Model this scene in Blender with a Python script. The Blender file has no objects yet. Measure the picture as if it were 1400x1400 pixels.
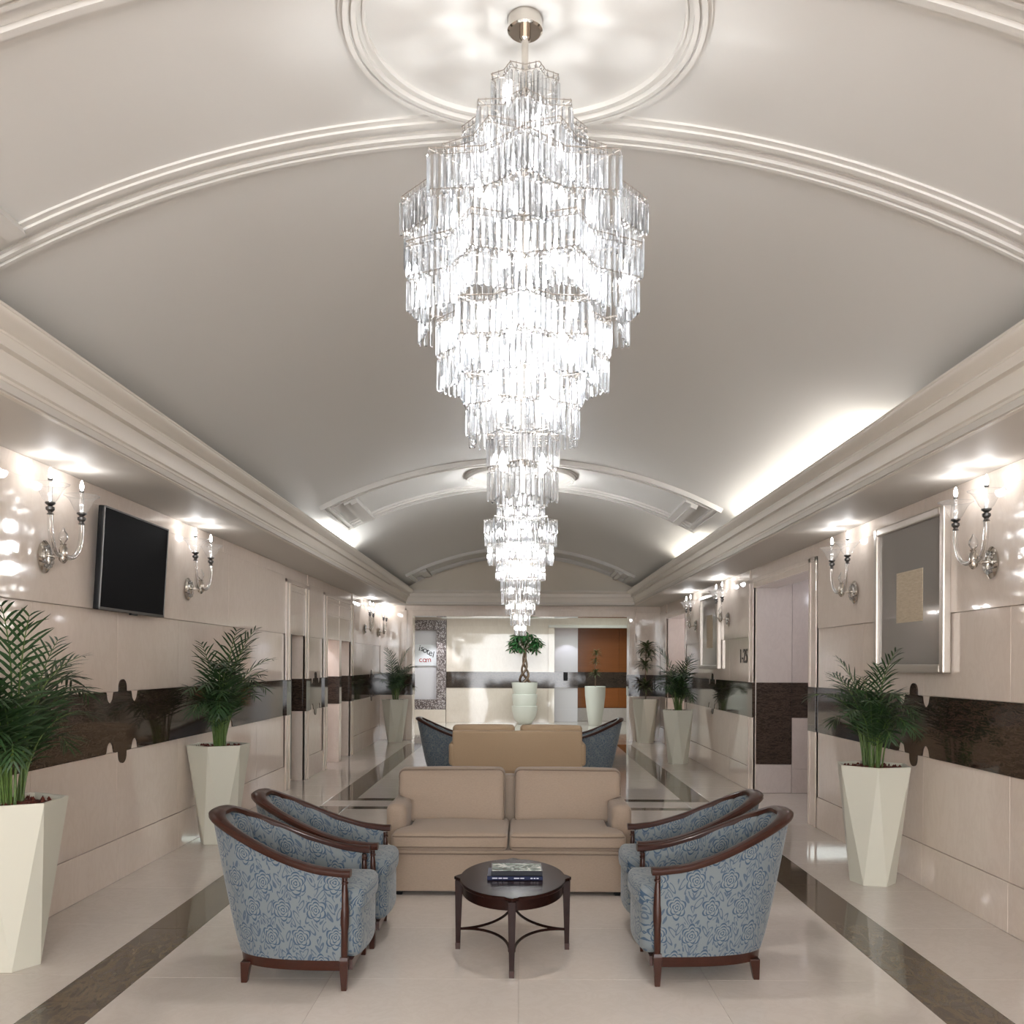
import bpy, math, random
from math import sin, cos, pi, radians, sqrt, atan2
from mathutils import Vector, Matrix

random.seed(7)
SC = bpy.context.scene
COL = SC.collection

# ---------------------------------------------------------------- camera, world, exposure, big lights
cam_d = bpy.data.cameras.new('camera')
cam = bpy.data.objects.new('camera', cam_d)
COL.objects.link(cam)
cam.location = (0, 0, 1.65)
cam.rotation_euler = (pi / 2, -radians(0.3), 0)
cam_d.sensor_width = 36
cam_d.lens = 36 * 1250 / 1400
cam_d.shift_x = -11 / 1400
cam_d.shift_y = 208 / 1400
cam_d.clip_start = 0.05
SC.camera = cam
SC.view_settings.view_transform = 'Standard'
SC.view_settings.look = 'None'
SC.view_settings.gamma = 1
SC.view_settings.use_curve_mapping = False
SC.view_settings.exposure = 1.04
SC.cycles.max_bounces = 14
SC.cycles.diffuse_bounces = 5
SC.cycles.transparent_max_bounces = 40
SC.cycles.transmission_bounces = 10
SC.cycles.sample_clamp_indirect = 6
SC.cycles.caustics_reflective = False
SC.cycles.caustics_refractive = False

wd = bpy.data.worlds.new('world')
SC.world = wd
wd.use_nodes = True
wd.node_tree.nodes['Background'].inputs[0].default_value = (0.97, 0.98, 1.0, 1)
wd.node_tree.nodes['Background'].inputs[1].default_value = 6.0


def light(name, kind, loc, energy, color=(1, 1, 1), size=0.05, size_y=None, rot=(0, 0, 0), spot=None, blend=0.3):
    d = bpy.data.lights.new(name, kind)
    d.energy = energy
    d.color = color
    if kind == 'AREA':
        d.shape = 'RECTANGLE'
        d.size = size
        d.size_y = size_y or size
    else:
        d.shadow_soft_size = size
    if kind == 'SPOT':
        d.spot_size = radians(spot)
        d.spot_blend = blend
    o = bpy.data.objects.new(name, d)
    o.location = loc
    o.rotation_euler = rot
    COL.objects.link(o)
    return o


WHITE = (1, 0.97, 0.93)
COOL = (0.93, 0.96, 1)
CH1 = (0.006, 3.2)
CH2 = (0.0, 10.8)
for z, e in ((3.08, 9), (2.88, 14), (2.66, 10)):
    light('chandelier_or_fill_light', 'POINT', (CH1[0], CH1[1], z), e, (0.95, 0.98, 1), 0.08)
for z, e in ((3.25, 14), (3.0, 40), (2.75, 30)):
    light('chandelier_or_fill_light', 'POINT', (CH2[0], CH2[1], z), e, (0.97, 0.985, 1), 0.08)
# unseen lamps added behind the camera as fill, one chandelier spacing back
for z, e in ((3.1, 70), (2.6, 100)):
    light('chandelier_or_fill_light', 'POINT', (0.0, -4.4, z), e, (0.97, 0.985, 1), 0.15)
# cove lamps lying in the trough behind the cornice lip
light('cove_lamp', 'AREA', (2.44, 8.0, 3.1), 16, (1, 0.98, 0.94), 0.1, 3.9, (0, radians(180 - 25), 0))
light('cove_lamp', 'AREA', (2.44, 12.7, 3.1), 9, (1, 0.97, 0.9), 0.1, 2.2, (0, radians(180 - 25), 0))
light('cove_lamp', 'AREA', (-2.44, 11.8, 3.1), 10, (0.95, 0.98, 1), 0.1, 2.0, (0, radians(180 + 25), 0))
# recessed downlight in the vault over the coffee table
light('downlight', 'SPOT', (0.0, 5.3, 3.84), 42, WHITE, 0.03, spot=75, blend=0.6)
# next room and the door recesses
light('room_light', 'AREA', (-0.5, 23.2, 3.1), 62, (0.9, 1, 0.98), 4.0, 1.5)
light('room_light', 'AREA', (2.4, 24.6, 3.1), 12, (0.85, 1, 0.93), 1.6, 0.5)
light('downlight', 'SPOT', (-2.35, 25.2, 3.0), 50, COOL, 0.03, spot=80)
light('downlight', 'SPOT', (1.35, 25.9, 2.66), 12, (0.85, 0.88, 1), 0.03, spot=90)
light('recess_light', 'POINT', (4.2, 10.6, 2.6), 10, (0.9, 0.92, 1), 0.04)
light('recess_light', 'POINT', (4.0, 17.8, 2.6), 12, (0.95, 0.95, 1), 0.04)
light('recess_light', 'POINT', (-3.65, 14.75, 2.4), 14, (0.92, 0.93, 1), 0.04)
light('recess_light', 'POINT', (-3.7, 15.9, 2.4), 5, (0.92, 0.95, 1), 0.04)


# ---------------------------------------------------------------- materials
def lin(r, g, b):
    def f(c):
        c /= 255.0
        return c / 12.92 if c <= 0.04045 else ((c + 0.055) / 1.055) ** 2.4
    return (f(r), f(g), f(b), 1)


class NT:
    """small helper to write node trees"""
    def __init__(s, name):
        s.m = bpy.data.materials.new(name)
        s.m.use_nodes = True
        s.t = s.m.node_tree
        s.p = s.t.nodes['Principled BSDF']
        s.out = s.t.nodes['Material Output']

    def n(s, kind, **kw):
        x = s.t.nodes.new(kind)
        for k, v in kw.items():
            setattr(x, k, v)
        return x

    def link(s, a, b):
        s.t.links.new(a, b)

    def math(s, op, a, b=None, c=None):
        x = s.n('ShaderNodeMath', operation=op)
        for i, v in enumerate((a, b, c)):
            if v is None:
                continue
            if isinstance(v, (int, float)):
                x.inputs[i].default_value = v
            else:
                s.link(v, x.inputs[i])
        return x.outputs[0]

    def mix(s, fac, a, b):
        x = s.n('ShaderNodeMix', data_type='RGBA')
        for i, v in ((0, fac), (6, a), (7, b)):
            if isinstance(v, (int, float)):
                x.inputs[i].default_value = v
            elif isinstance(v, tuple):
                x.inputs[i].default_value = v
            else:
                s.link(v, x.inputs[i])
        return x.outputs[2]

    def ramp(s, fac, stops):
        x = s.n('ShaderNodeValToRGB')
        e = x.color_ramp.elements
        while len(e) < len(stops):
            e.new(0.5)
        for k, (p, c) in enumerate(stops):
            e[k].position = p
            e[k].color = c
        s.link(fac, x.inputs[0])
        return x.outputs[0]

    def pos(s, scale=(1, 1, 1), obj=False, uv=False):
        mp = s.n('ShaderNodeMapping')
        mp.inputs['Scale'].default_value = scale
        if uv:
            s.link(s.n('ShaderNodeTexCoord').outputs['UV'], mp.inputs[0])
        elif obj:
            s.link(s.n('ShaderNodeTexCoord').outputs['Object'], mp.inputs[0])
        else:
            s.link(s.n('ShaderNodeNewGeometry').outputs['Position'], mp.inputs[0])
        return mp.outputs[0]

    def noise(s, vec, scale, detail=4, rough=0.55, dist=0.0):
        x = s.n('ShaderNodeTexNoise')
        x.inputs['Scale'].default_value = scale
        x.inputs['Detail'].default_value = detail
        x.inputs['Roughness'].default_value = rough
        x.inputs['Distortion'].default_value = dist
        s.link(vec, x.inputs['Vector'])
        return x.outputs[0]

    def bump(s, h, strength=0.1, dist=0.01):
        b = s.n('ShaderNodeBump')
        b.inputs['Strength'].default_value = strength
        b.inputs['Distance'].default_value = dist
        s.link(h, b.inputs['Height'])
        s.link(b.outputs[0], s.p.inputs['Normal'])

    def base(s, c):
        if isinstance(c, tuple):
            s.p.inputs['Base Color'].default_value = c
        else:
            s.link(c, s.p.inputs['Base Color'])

    def set(s, **kw):
        for k, v in kw.items():
            s.p.inputs[k.replace('_', ' ')].default_value = v
        return s


def plain(name, c, rough=0.5, metal=0.0, **kw):
    t = NT(name)
    t.base(c)
    t.set(Roughness=rough, Metallic=metal, **kw)
    return t.m


def with_random(t, col, amt=0.06):
    """slight tone difference from piece to piece"""
    r = t.n('ShaderNodeObjectInfo').outputs['Random']
    v = t.math('MULTIPLY_ADD', r, amt, 1 - amt / 2)
    h = t.n('ShaderNodeHueSaturation')
    t.link(v, h.inputs['Value'])
    t.link(col, h.inputs['Color'])
    return h.outputs[0]


def marble(name, c1, c2, vein, rough, scale=(1, 1, 1), veins=0.35, amt=0.05):
    t = NT(name)
    p = t.pos(scale)
    n1 = t.noise(p, 1.6, 6, 0.6, 0.6)
    n2 = t.noise(p, 7, 8, 0.65, 1.2)
    c = t.mix(n1, c1, c2)
    v = t.math('ABSOLUTE', t.math('SUBTRACT', n2, 0.5))
    v = t.math('MULTIPLY', t.math('SMOOTH_MIN', t.math('SUBTRACT', 1.0, t.math('MULTIPLY', v, 14)), 1.0, 0.1), veins)
    v = t.math('MAXIMUM', v, 0.0)
    c = t.mix(v, c, vein)
    t.base(with_random(t, c, amt))
    t.set(Roughness=rough)
    t.p.inputs['Specular IOR Level'].default_value = 0.5
    return t.m


MAT = {}
MAT['wall'] = marble('cream_marble', lin(229, 217, 206), lin(219, 205, 193), lin(205, 188, 174), 0.04, (1, 1, 0.45), 0.2)
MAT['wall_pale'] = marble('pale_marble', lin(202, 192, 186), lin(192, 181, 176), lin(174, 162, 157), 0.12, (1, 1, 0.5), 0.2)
MAT['floor'] = marble('floor_marble', lin(214, 207, 200), lin(205, 196, 188), lin(192, 181, 171), 0.045, (1, 1, 1), 0.22, 0.04)
MAT['dark'] = marble('dark_marble', lin(32, 25, 22), lin(54, 43, 37), lin(120, 102, 88), 0.06, (1, 1, 5), 0.3, 0.06)
MAT['stripe'] = marble('brown_inlay_marble', lin(76, 68, 61), lin(98, 88, 77), lin(140, 124, 92), 0.06, (1.5, 0.6, 1), 0.3)
MAT['plaster'] = plain('white_plaster', lin(204, 199, 192), 0.6)
MAT['vault'] = plain('vault_plaster', lin(205, 203, 199), 0.55)
MAT['cornice'] = plain('cream_cornice_paint', lin(216, 209, 199), 0.45)
MAT['mould'] = plain('white_moulding_paint', lin(204, 201, 196), 0.55)
MAT['chrome'] = plain('polished_nickel', lin(214, 208, 200), 0.12, 1.0)
MAT['dark_metal'] = plain('dark_metal', lin(96, 94, 92), 0.3, 0.8)
MAT['nickel'] = plain('dull_nickel', lin(150, 142, 134), 0.35, 0.7)
MAT['black'] = plain('black_lacquer', lin(12, 12, 13), 0.4, **{'Specular_IOR_Level': 0.2})
MAT['screen'] = plain('switched_off_screen', lin(6, 6, 8), 0.5, **{'Specular_IOR_Level': 0.03})
MAT['planter'] = plain('cream_lacquer', lin(206, 204, 190), 0.3)
MAT['ceramic'] = plain('off_white_ceramic', lin(214, 214, 206), 0.35)
MAT['silver_frame'] = plain('silver_leaf_frame', lin(190, 180, 170), 0.3, 0.6)
MAT['grey_mat'] = plain('grey_picture_mat', lin(150, 145, 141), 0.04)
MAT['lavender'] = plain('cool_white_paint', lin(214, 210, 214), 0.5)
MAT['grey_door'] = plain('grey_lacquer_door', lin(150, 150, 154), 0.25)


def mk_wood(name, a, b, rough, scale=(3, 3, 40), rand=0.1, coat=0.3):
    t = NT(name)
    t.p.inputs['Specular IOR Level'].default_value = 0.3 if coat else 0.1
    p = t.pos(scale, obj=True)
    n = t.noise(p, 1.0, 6, 0.6, 1.0)
    t.base(with_random(t, t.mix(n, a, b), rand))
    t.set(Roughness=rough)
    t.p.inputs['Coat Weight'].default_value = coat * 0.5
    t.p.inputs['Coat Roughness'].default_value = 0.12
    return t.m


MAT['mahogany'] = mk_wood('mahogany', lin(38, 17, 11), lin(62, 31, 21), 0.3, (30, 3, 30))
MAT['table_wood'] = mk_wood('espresso_wood', lin(24, 11, 9), lin(42, 23, 18), 0.25, (20, 2, 20), 0.1, 0.0)
MAT['orange_wood'] = mk_wood('orange_veneer', lin(128, 70, 24), lin(152, 88, 36), 0.35, (1, 1, 14))


def mk_cloth(name, a, b, sc=220):
    t = NT(name)
    p = t.pos((1, 1, 1), obj=True)
    n = t.noise(t.pos((1, 3, 3), obj=True), 60, 3, 0.6)
    w = t.noise(p, sc, 2, 0.5)
    t.base(t.mix(n, a, b))
    t.bump(w, 0.25, 0.002)
    t.set(Roughness=0.9)
    t.p.inputs['Sheen Weight'].default_value = 0.15
    return t.m


MAT['sofa'] = mk_cloth('beige_linen', lin(138, 121, 106), lin(158, 140, 124))
MAT['sofa_back'] = mk_cloth('tan_linen', lin(162, 138, 110), lin(178, 154, 126))
MAT['piping'] = mk_cloth('dark_beige_piping', lin(104, 88, 74), lin(120, 104, 90))


def mk_floral():
    t = NT('blue_floral_damask')
    uv = t.n('ShaderNodeTexCoord').outputs['UV']
    wob = t.n('ShaderNodeTexNoise')
    wob.inputs['Scale'].default_value = 9
    wob.inputs['Detail'].default_value = 1
    t.link(uv, wob.inputs['Vector'])
    vm = t.n('ShaderNodeVectorMath', operation='MULTIPLY_ADD')
    t.link(wob.outputs['Color'], vm.inputs[0])
    vm.inputs[1].default_value = (0.03, 0.03, 0)
    t.link(uv, vm.inputs[2])
    sx = t.n('ShaderNodeSeparateXYZ')
    t.link(vm.outputs[0], sx.inputs[0])
    u, v = sx.outputs[0], sx.outputs[1]
    PU, PV = 0.205, 0.28

    def cell(off_u, off_v):
        a = t.math('SUBTRACT', t.math('FRACT', t.math('ADD', t.math('DIVIDE', u, PU), off_u)), 0.5)
        b = t.math('SUBTRACT', t.math('FRACT', t.math('ADD', t.math('DIVIDE', v, PV), off_v)), 0.5)
        a = t.math('MULTIPLY', a, PU)
        b = t.math('MULTIPLY', b, PV)
        r = t.math('SQRT', t.math('ADD', t.math('MULTIPLY', a, a), t.math('MULTIPLY', b, b)))
        ph = t.math('ARCTAN2', b, a)
        return r, ph
    r1, p1 = cell(0, 0)
    r2, p2 = cell(0.5, 0.5)
    first = t.math('LESS_THAN', r1, r2)
    r = t.math('MINIMUM', r1, r2)
    ph = t.math('ADD', t.math('MULTIPLY', first, p1), t.math('MULTIPLY', t.math('SUBTRACT', 1, first), p2))
    ring = None
    for rad, k, ph0, th in ((0.056, 6, 0.0, 0.0045), (0.039, 5, 1.0, 0.0036), (0.023, 4, 2.0, 0.003), (0.009, 3, 0.0, 0.003)):
        w = t.math('ABSOLUTE', t.math('SINE', t.math('ADD', t.math('MULTIPLY', ph, k / 2), ph0)))
        rr = t.math('SUBTRACT', r, t.math('MULTIPLY_ADD', w, rad * 0.24, rad * 0.78))
        line = t.math('LESS_THAN', t.math('ABSOLUTE', rr), t.math('MULTIPLY_ADD', w, th * 0.75, th * 0.35))
        ring = line if ring is None else t.math('MAXIMUM', ring, line)
    # leaf sprays in the ground between the roses
    leaf = None
    for sgn in (1, -1):
        rot = t.n('ShaderNodeMapping')
        rot.inputs['Rotation'].default_value = (0, 0, sgn * 0.95)
        t.link(vm.outputs[0], rot.inputs[0])
        sc = t.n('ShaderNodeMapping')
        sc.inputs['Scale'].default_value = (10, 30, 1)
        t.link(rot.outputs[0], sc.inputs[0])
        vo = t.n('ShaderNodeTexVoronoi')
        vo.inputs['Scale'].default_value = 1
        vo.inputs['Randomness'].default_value = 0.4
        t.link(sc.outputs[0], vo.inputs['Vector'])
        d = vo.outputs['Distance']
        l1 = t.math('MULTIPLY', t.math('GREATER_THAN', d, 0.34), t.math('LESS_THAN', d, 0.45))
        l2 = t.math('LESS_THAN', d, 0.16)
        L = t.math('MAXIMUM', l1, l2)
        half = t.math('FRACT', t.math('DIVIDE', u, PU / 2))
        side = t.math('GREATER_THAN', half, 0.48) if sgn > 0 else t.math('LESS_THAN', half, 0.52)
        L = t.math('MULTIPLY', L, side)
        leaf = L if leaf is None else t.math('MAXIMUM', leaf, L)
    out = t.math('GREATER_THAN', r, 0.062)
    leaf = t.math('MULTIPLY', t.math('MULTIPLY', leaf, out), 0.8)
    pat = t.math('MAXIMUM', ring, leaf)
    weave = t.n('ShaderNodeTexNoise')
    weave.inputs['Scale'].default_value = 500
    t.link(uv, weave.inputs['Vector'])
    ground = t.mix(weave.outputs[0], lin(92, 100, 104), lin(112, 119, 122))
    inside = t.math('MULTIPLY', t.math('LESS_THAN', r, 0.05), 0.35)
    ground = t.mix(inside, ground, lin(116, 121, 119))
    t.base(t.mix(pat, ground, lin(42, 66, 88)))
    t.set(Roughness=0.75)
    t.p.inputs['Sheen Weight'].default_value = 0.2
    t.bump(weave.outputs[0], 0.15, 0.001)
    return t.m


MAT['floral'] = mk_floral()


def mk_leaf(name, a, b, sc=14):
    t = NT(name)
    n = t.noise(t.pos((1, 1, 1)), sc, 3)
    t.base(with_random(t, t.mix(n, a, b), 0.25))
    t.set(Roughness=0.4)
    t.p.inputs['Subsurface Weight'].default_value = 0.0
    return t.m


MAT['palm'] = mk_leaf('palm_green', lin(22, 44, 25), lin(56, 84, 46))
MAT['palm_stem'] = mk_leaf('palm_stem_green', lin(52, 84, 36), lin(106, 128, 62), 30)
MAT['tree_leaf'] = mk_leaf('money_tree_green', lin(26, 66, 36), lin(64, 112, 60))
MAT['dracaena'] = mk_leaf('dracaena_green', lin(50, 66, 40), lin(116, 124, 84))
MAT['bark'] = mk_leaf('braided_bark', lin(84, 66, 50), lin(128, 104, 84), 20)


def mk_soil():
    t = NT('bark_chips')
    n = t.noise(t.pos(), 60, 4)
    t.base(t.ramp(n, [(0.3, lin(40, 16, 14)), (0.55, lin(110, 50, 36)), (0.75, lin(150, 90, 70))]))
    t.bump(n, 1.0, 0.02)
    t.set(Roughness=0.9)
    return t.m


MAT['soil'] = mk_soil()


def mk_mosaic():
    t = NT('brown_glass_mosaic')
    v = t.n('ShaderNodeTexVoronoi')
    v.inputs['Scale'].default_value = 36
    v.inputs['Randomness'].default_value = 0.15
    t.link(t.pos(), v.inputs['Vector'])
    sp = t.n('ShaderNodeSeparateColor')
    t.link(v.outputs['Color'], sp.inputs[0])
    t.base(t.ramp(sp.outputs[0], [(0.0, lin(66, 54, 54)), (0.5, lin(124, 110, 108)), (1.0, lin(188, 180, 180))]))
    t.set(Roughness=0.3)
    return t.m


MAT['mosaic'] = mk_mosaic()


def mk_art():
    t = NT('textured_beige_canvas')
    n = t.noise(t.pos((1, 1, 6)), 12, 8, 0.7)
    t.base(t.mix(n, lin(150, 128, 100), lin(222, 206, 178)))
    t.bump(n, 0.4, 0.01)
    t.set(Roughness=0.5)
    return t.m


MAT['art'] = mk_art()


def mk_crystal(name, tint, trans, body):
    t = NT(name)
    gl = t.n('ShaderNodeBsdfGlass')
    gl.inputs['IOR'].default_value = 1.45
    gl.inputs['Roughness'].default_value = 0.0
    gl.inputs['Color'].default_value = (1, 1, 1, 1)
    tr = t.n('ShaderNodeBsdfTransparent')
    tr.inputs[0].default_value = tint
    tl = t.n('ShaderNodeBsdfTranslucent')
    tl.inputs[0].default_value = (0.95, 0.97, 1, 1)
    gs = t.n('ShaderNodeBsdfGlossy')
    gs.inputs['Roughness'].default_value = 0.05
    m1 = t.n('ShaderNodeMixShader')
    m1.inputs[0].default_value = trans
    t.link(gl.outputs[0], m1.inputs[1])
    t.link(tr.outputs[0], m1.inputs[2])
    m2 = t.n('ShaderNodeMixShader')
    m2.inputs[0].default_value = body
    t.link(m1.outputs[0], m2.inputs[1])
    t.link(tl.outputs[0], m2.inputs[2])
    fr = t.n('ShaderNodeFresnel')
    m3 = t.n('ShaderNodeMixShader')
    t.link(t.math('MULTIPLY', fr.outputs[0], 0.9), m3.inputs[0])
    t.link(m2.outputs[0], m3.inputs[1])
    t.link(gs.outputs[0], m3.inputs[2])
    t.link(m3.outputs[0], t.out.inputs[0])
    return t.m


MAT['crystal'] = mk_crystal('crystal', (0.955, 0.97, 0.99, 1), 0.7, 0.05)
MAT['crystal_far'] = mk_crystal('crystal_clear', (0.94, 0.955, 0.975, 1), 0.62, 0.015)


def mk_thin(name):
    t = NT(name)
    tr = t.n('ShaderNodeBsdfTransparent')
    tr.inputs[0].default_value = (0.985, 0.99, 0.995, 1)
    gs = t.n('ShaderNodeBsdfGlossy')
    gs.inputs['Roughness'].default_value = 0.08
    tl = t.n('ShaderNodeBsdfTranslucent')
    m1 = t.n('ShaderNodeMixShader')
    m1.inputs[0].default_value = 0.035
    t.link(tr.outputs[0], m1.inputs[1])
    t.link(tl.outputs[0], m1.inputs[2])
    lw = t.n('ShaderNodeLayerWeight')
    lw.inputs[0].default_value = 0.25
    m2 = t.n('ShaderNodeMixShader')
    t.link(t.math('MULTIPLY', lw.outputs['Facing'], 0.55), m2.inputs[0])
    t.link(m1.outputs[0], m2.inputs[1])
    t.link(gs.outputs[0], m2.inputs[2])
    t.link(m2.outputs[0], t.out.inputs[0])
    return t.m


MAT['thin_glass'] = mk_thin('thin_blown_glass')
MAT['glass'] = mk_crystal('clear_glass', (0.985, 0.99, 0.995, 1), 0.86, 0.0)


def mk_emit(name, c, s):
    t = NT(name)
    t.p.inputs['Emission Color'].default_value = c
    t.p.inputs['Emission Strength'].default_value = s
    t.base(c)
    return t.m


MAT['bulb'] = mk_emit('lit_bulb', (1, 0.98, 0.95, 1), 14)
MAT['lamp'] = mk_emit('lit_downlight', (1, 0.97, 0.92, 1), 12)


# ---------------------------------------------------------------- mesh helpers
class MB:
    def __init__(s):
        s.v, s.f, s.uv = [], [], {}

    def add(s, vs, fs, uvs=None):
        b = len(s.v)
        s.v.extend(tuple(p) for p in vs)
        s.f.extend(tuple(b + i for i in f) for f in fs)
        if uvs:
            for k, q in enumerate(uvs):
                s.uv[b + k] = q
        return s

    def box(s, x0, x1, y0, y1, z0, z1):
        x0, x1 = min(x0, x1), max(x0, x1)
        y0, y1 = min(y0, y1), max(y0, y1)
        return s.add([(x0, y0, z0), (x1, y0, z0), (x1, y1, z0), (x0, y1, z0), (x0, y0, z1), (x1, y0, z1), (x1, y1, z1), (x0, y1, z1)],
                     [(0, 3, 2, 1), (4, 5, 6, 7), (0, 1, 5, 4), (1, 2, 6, 5), (2, 3, 7, 6), (3, 0, 4, 7)])

    def taper(s, cx, cy, z0, h0, z1, h1, cx1=None, cy1=None):
        """square post: half size h0 at z0, h1 at z1"""
        cx1 = cx if cx1 is None else cx1
        cy1 = cy if cy1 is None else cy1
        vs = [(cx + a * h0, cy + b * h0, z0) for a, b in ((-1, -1), (1, -1), (1, 1), (-1, 1))]
        vs += [(cx1 + a * h1, cy1 + b * h1, z1) for a, b in ((-1, -1), (1, -1), (1, 1), (-1, 1))]
        return s.add(vs, [(0, 3, 2, 1), (4, 5, 6, 7), (0, 1, 5, 4), (1, 2, 6, 5), (2, 3, 7, 6), (3, 0, 4, 7)])

    def grid(s, rows, cu=False, cv=False, uvs=None):
        nu, nv = len(rows), len(rows[0])
        vs = [p for r in rows for p in r]
        fs = []
        for i in range(nu if cu else nu - 1):
            for j in range(nv if cv else nv - 1):
                i2, j2 = (i + 1) % nu, (j + 1) % nv
                fs.append((i * nv + j, i2 * nv + j, i2 * nv + j2, i * nv + j2))
        return s.add(vs, fs, [q for r in uvs for q in r] if uvs else None)

    def tube(s, path, r, n=8, closed=False, caps=True, flat=None):
        P = [Vector(p) for p in path]
        rs = r if isinstance(r, (list, tuple)) else [r] * len(P)
        rows = []
        prev = None
        for i, p in enumerate(P):
            if closed:
                t = (P[(i + 1) % len(P)] - P[i - 1])
            else:
                t = P[min(i + 1, len(P) - 1)] - P[max(i - 1, 0)]
            t.normalize()
            if prev is None:
                a = Vector((0, 0, 1)) if abs(t.z) < 0.9 else Vector((1, 0, 0))
                a = (a - t * a.dot(t)).normalized()
            else:
                a = (prev - t * prev.dot(t)).normalized()
            prev = a
            b = t.cross(a)
            fa, fb = flat or (1, 1)
            rows.append([tuple(p + (a * cos(2 * pi * k / n) * fa + b * sin(2 * pi * k / n) * fb) * rs[i]) for k in range(n)])
        base = len(s.v)
        s.grid(rows, closed, True)
        if caps and not closed:
            s.f.append(tuple(base + k for k in range(n))[::-1])
            e = base + (len(P) - 1) * n
            s.f.append(tuple(e + k for k in range(n)))
        return s

    def lathe(s, prof, n=16, c=(0, 0, 0), caps=True, sx=1, sy=1):
        rows = [[(c[0] + r * cos(2 * pi * k / n) * sx, c[1] + r * sin(2 * pi * k / n) * sy, c[2] + z) for k in range(n)] for r, z in prof]
        base = len(s.v)
        s.grid(rows, False, True)
        if caps:
            s.f.append(tuple(base + k for k in range(n))[::-1])
            e = base + (len(prof) - 1) * n
            s.f.append(tuple(e + k for k in range(n)))
        return s

    def sweep(s, prof, frames, closed=False):
        """prof: list of (a, b); frames: list of (origin, A, B)"""
        rows = []
        for o, A, B in frames:
            o, A, B = Vector(o), Vector(A), Vector(B)
            rows.append([tuple(o + A * a + B * b) for a, b in prof])
        base = len(s.v)
        s.grid(rows, closed, True)
        if not closed:
            n = len(prof)
            s.f.append(tuple(base + k for k in range(n))[::-1])
            e = base + (len(rows) - 1) * n
            s.f.append(tuple(e + k for k in range(n)))
        return s

    def poly(s, pts, axis, a0, a1):
        """extrude a 2D outline between a0 and a1 along 'x' (pts=(y,z)), 'y' (pts=(x,z)) or 'z' (pts=(x,y))"""
        def mk(p, a):
            return {'x': (a, p[0], p[1]), 'y': (p[0], a, p[1]), 'z': (p[0], p[1], a)}[axis]
        n = len(pts)
        vs = [mk(p, a0) for p in pts] + [mk(p, a1) for p in pts]
        fs = [tuple(range(n))[::-1], tuple(range(n, 2 * n))]
        fs += [(i, (i + 1) % n, n + (i + 1) % n, n + i) for i in range(n)]
        return s.add(vs, fs)

    def rbox(s, c, h, r, crown=(0, 0, 0), n=6, warp=None, uvscale=None):
        """rounded box, centre c, half sizes h, edge radius r"""
        def axis(hh):
            a = [-hh, -hh + 0.3 * r, -hh + 0.65 * r, -hh + r]
            m = [-(hh - r) + 2 * (hh - r) * k / n for k in range(1, n)]
            return a + m + [-q for q in a[::-1]]
        ax = [axis(q) for q in h]
        key = {}
        fs = []
        vs = []

        def vid(p):
            k = tuple(round(q, 5) for q in p)
            if k not in key:
                key[k] = len(vs)
                q = Vector([max(-(h[i] - r), min(h[i] - r, p[i])) for i in range(3)])
                d = Vector(p) - q
                o = q + (d.normalized() * r if d.length > 1e-9 else d)
                for i in range(3):
                    if crown[i]:
                        j, l = [(1, 2), (0, 2), (0, 1)][i]
                        g = (1 - (p[j] / h[j]) ** 2) * (1 - (p[l] / h[l]) ** 2)
                        o[i] += crown[i] * g * (1 if p[i] > 0 else -1) * min(1, abs(p[i]) / h[i])
                if warp:
                    o = warp(o)
                vs.append((o[0] + c[0], o[1] + c[1], o[2] + c[2]))
            return key[k]
        for d in range(3):
            a, b = [(1, 2), (2, 0), (0, 1)][d]
            for sg in (-1, 1):
                for i in range(len(ax[a]) - 1):
                    for j in range(len(ax[b]) - 1):
                        q = []
                        for ia, ib in ((i, j), (i + 1, j), (i + 1, j + 1), (i, j + 1)):
                            p = [0, 0, 0]
                            p[d] = sg * h[d]
                            p[a] = ax[a][ia]
                            p[b] = ax[b][ib]
                            q.append(vid(p))
                        if sg < 0:
                            q = q[::-1]
                        fs.append(tuple(q))
        uvs = None
        if uvscale:
            uvs = [(v[0] + 0.4 * v[1], v[2] + 0.6 * v[1] + 0.4 * v[0]) if uvscale == 1 else (v[0] + v[1], v[2]) if uvscale == 3 else (v[1] + 0.75 * v[0], v[2] - 0.75 * v[0]) for v in vs]
        return s.add(vs, fs, uvs)

    def mesh(s, name, mat, smooth=False):
        me = bpy.data.meshes.new(name)
        me.from_pydata(s.v, [], s.f)
        if mat:
            me.materials.append(mat)
        if s.uv:
            ul = me.uv_layers.new(name='UVMap')
            for lp in me.loops:
                ul.data[lp.index].uv = s.uv.get(lp.vertex_index, (0, 0))
        if smooth:
            me.polygons.foreach_set('use_smooth', [True] * len(me.polygons))
            if smooth != 'all':
                try:
                    me.set_sharp_from_angle(angle=radians(smooth if smooth is not True else 40))
                except Exception:
                    pass
        me.update()
        return me

    def build(s, name, mat, parent=None, smooth=False, loc=None, bevel=0, seg=2):
        return place(s.mesh(name, mat, smooth), name, parent, loc, bevel=bevel, seg=seg)


def place(me, name, parent=None, loc=None, rot=None, scale=None, bevel=0, seg=2):
    o = bpy.data.objects.new(name, me)
    COL.objects.link(o)
    if parent:
        o.parent = parent
    if loc:
        o.location = loc
    if rot:
        o.rotation_euler = rot
    if scale:
        o.scale = scale
    if bevel:
        m = o.modifiers.new('bevel', 'BEVEL')
        m.width = bevel
        m.segments = seg
        m.limit_method = 'ANGLE'
        m.angle_limit = radians(35)
        m.harden_normals = False
    return o


def tag(o, label=None, cat=None, group=None, kind=None):
    for k, v in (('label', label), ('category', cat), ('group', group), ('kind', kind)):
        if v:
            o[k] = v
    return o


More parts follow.
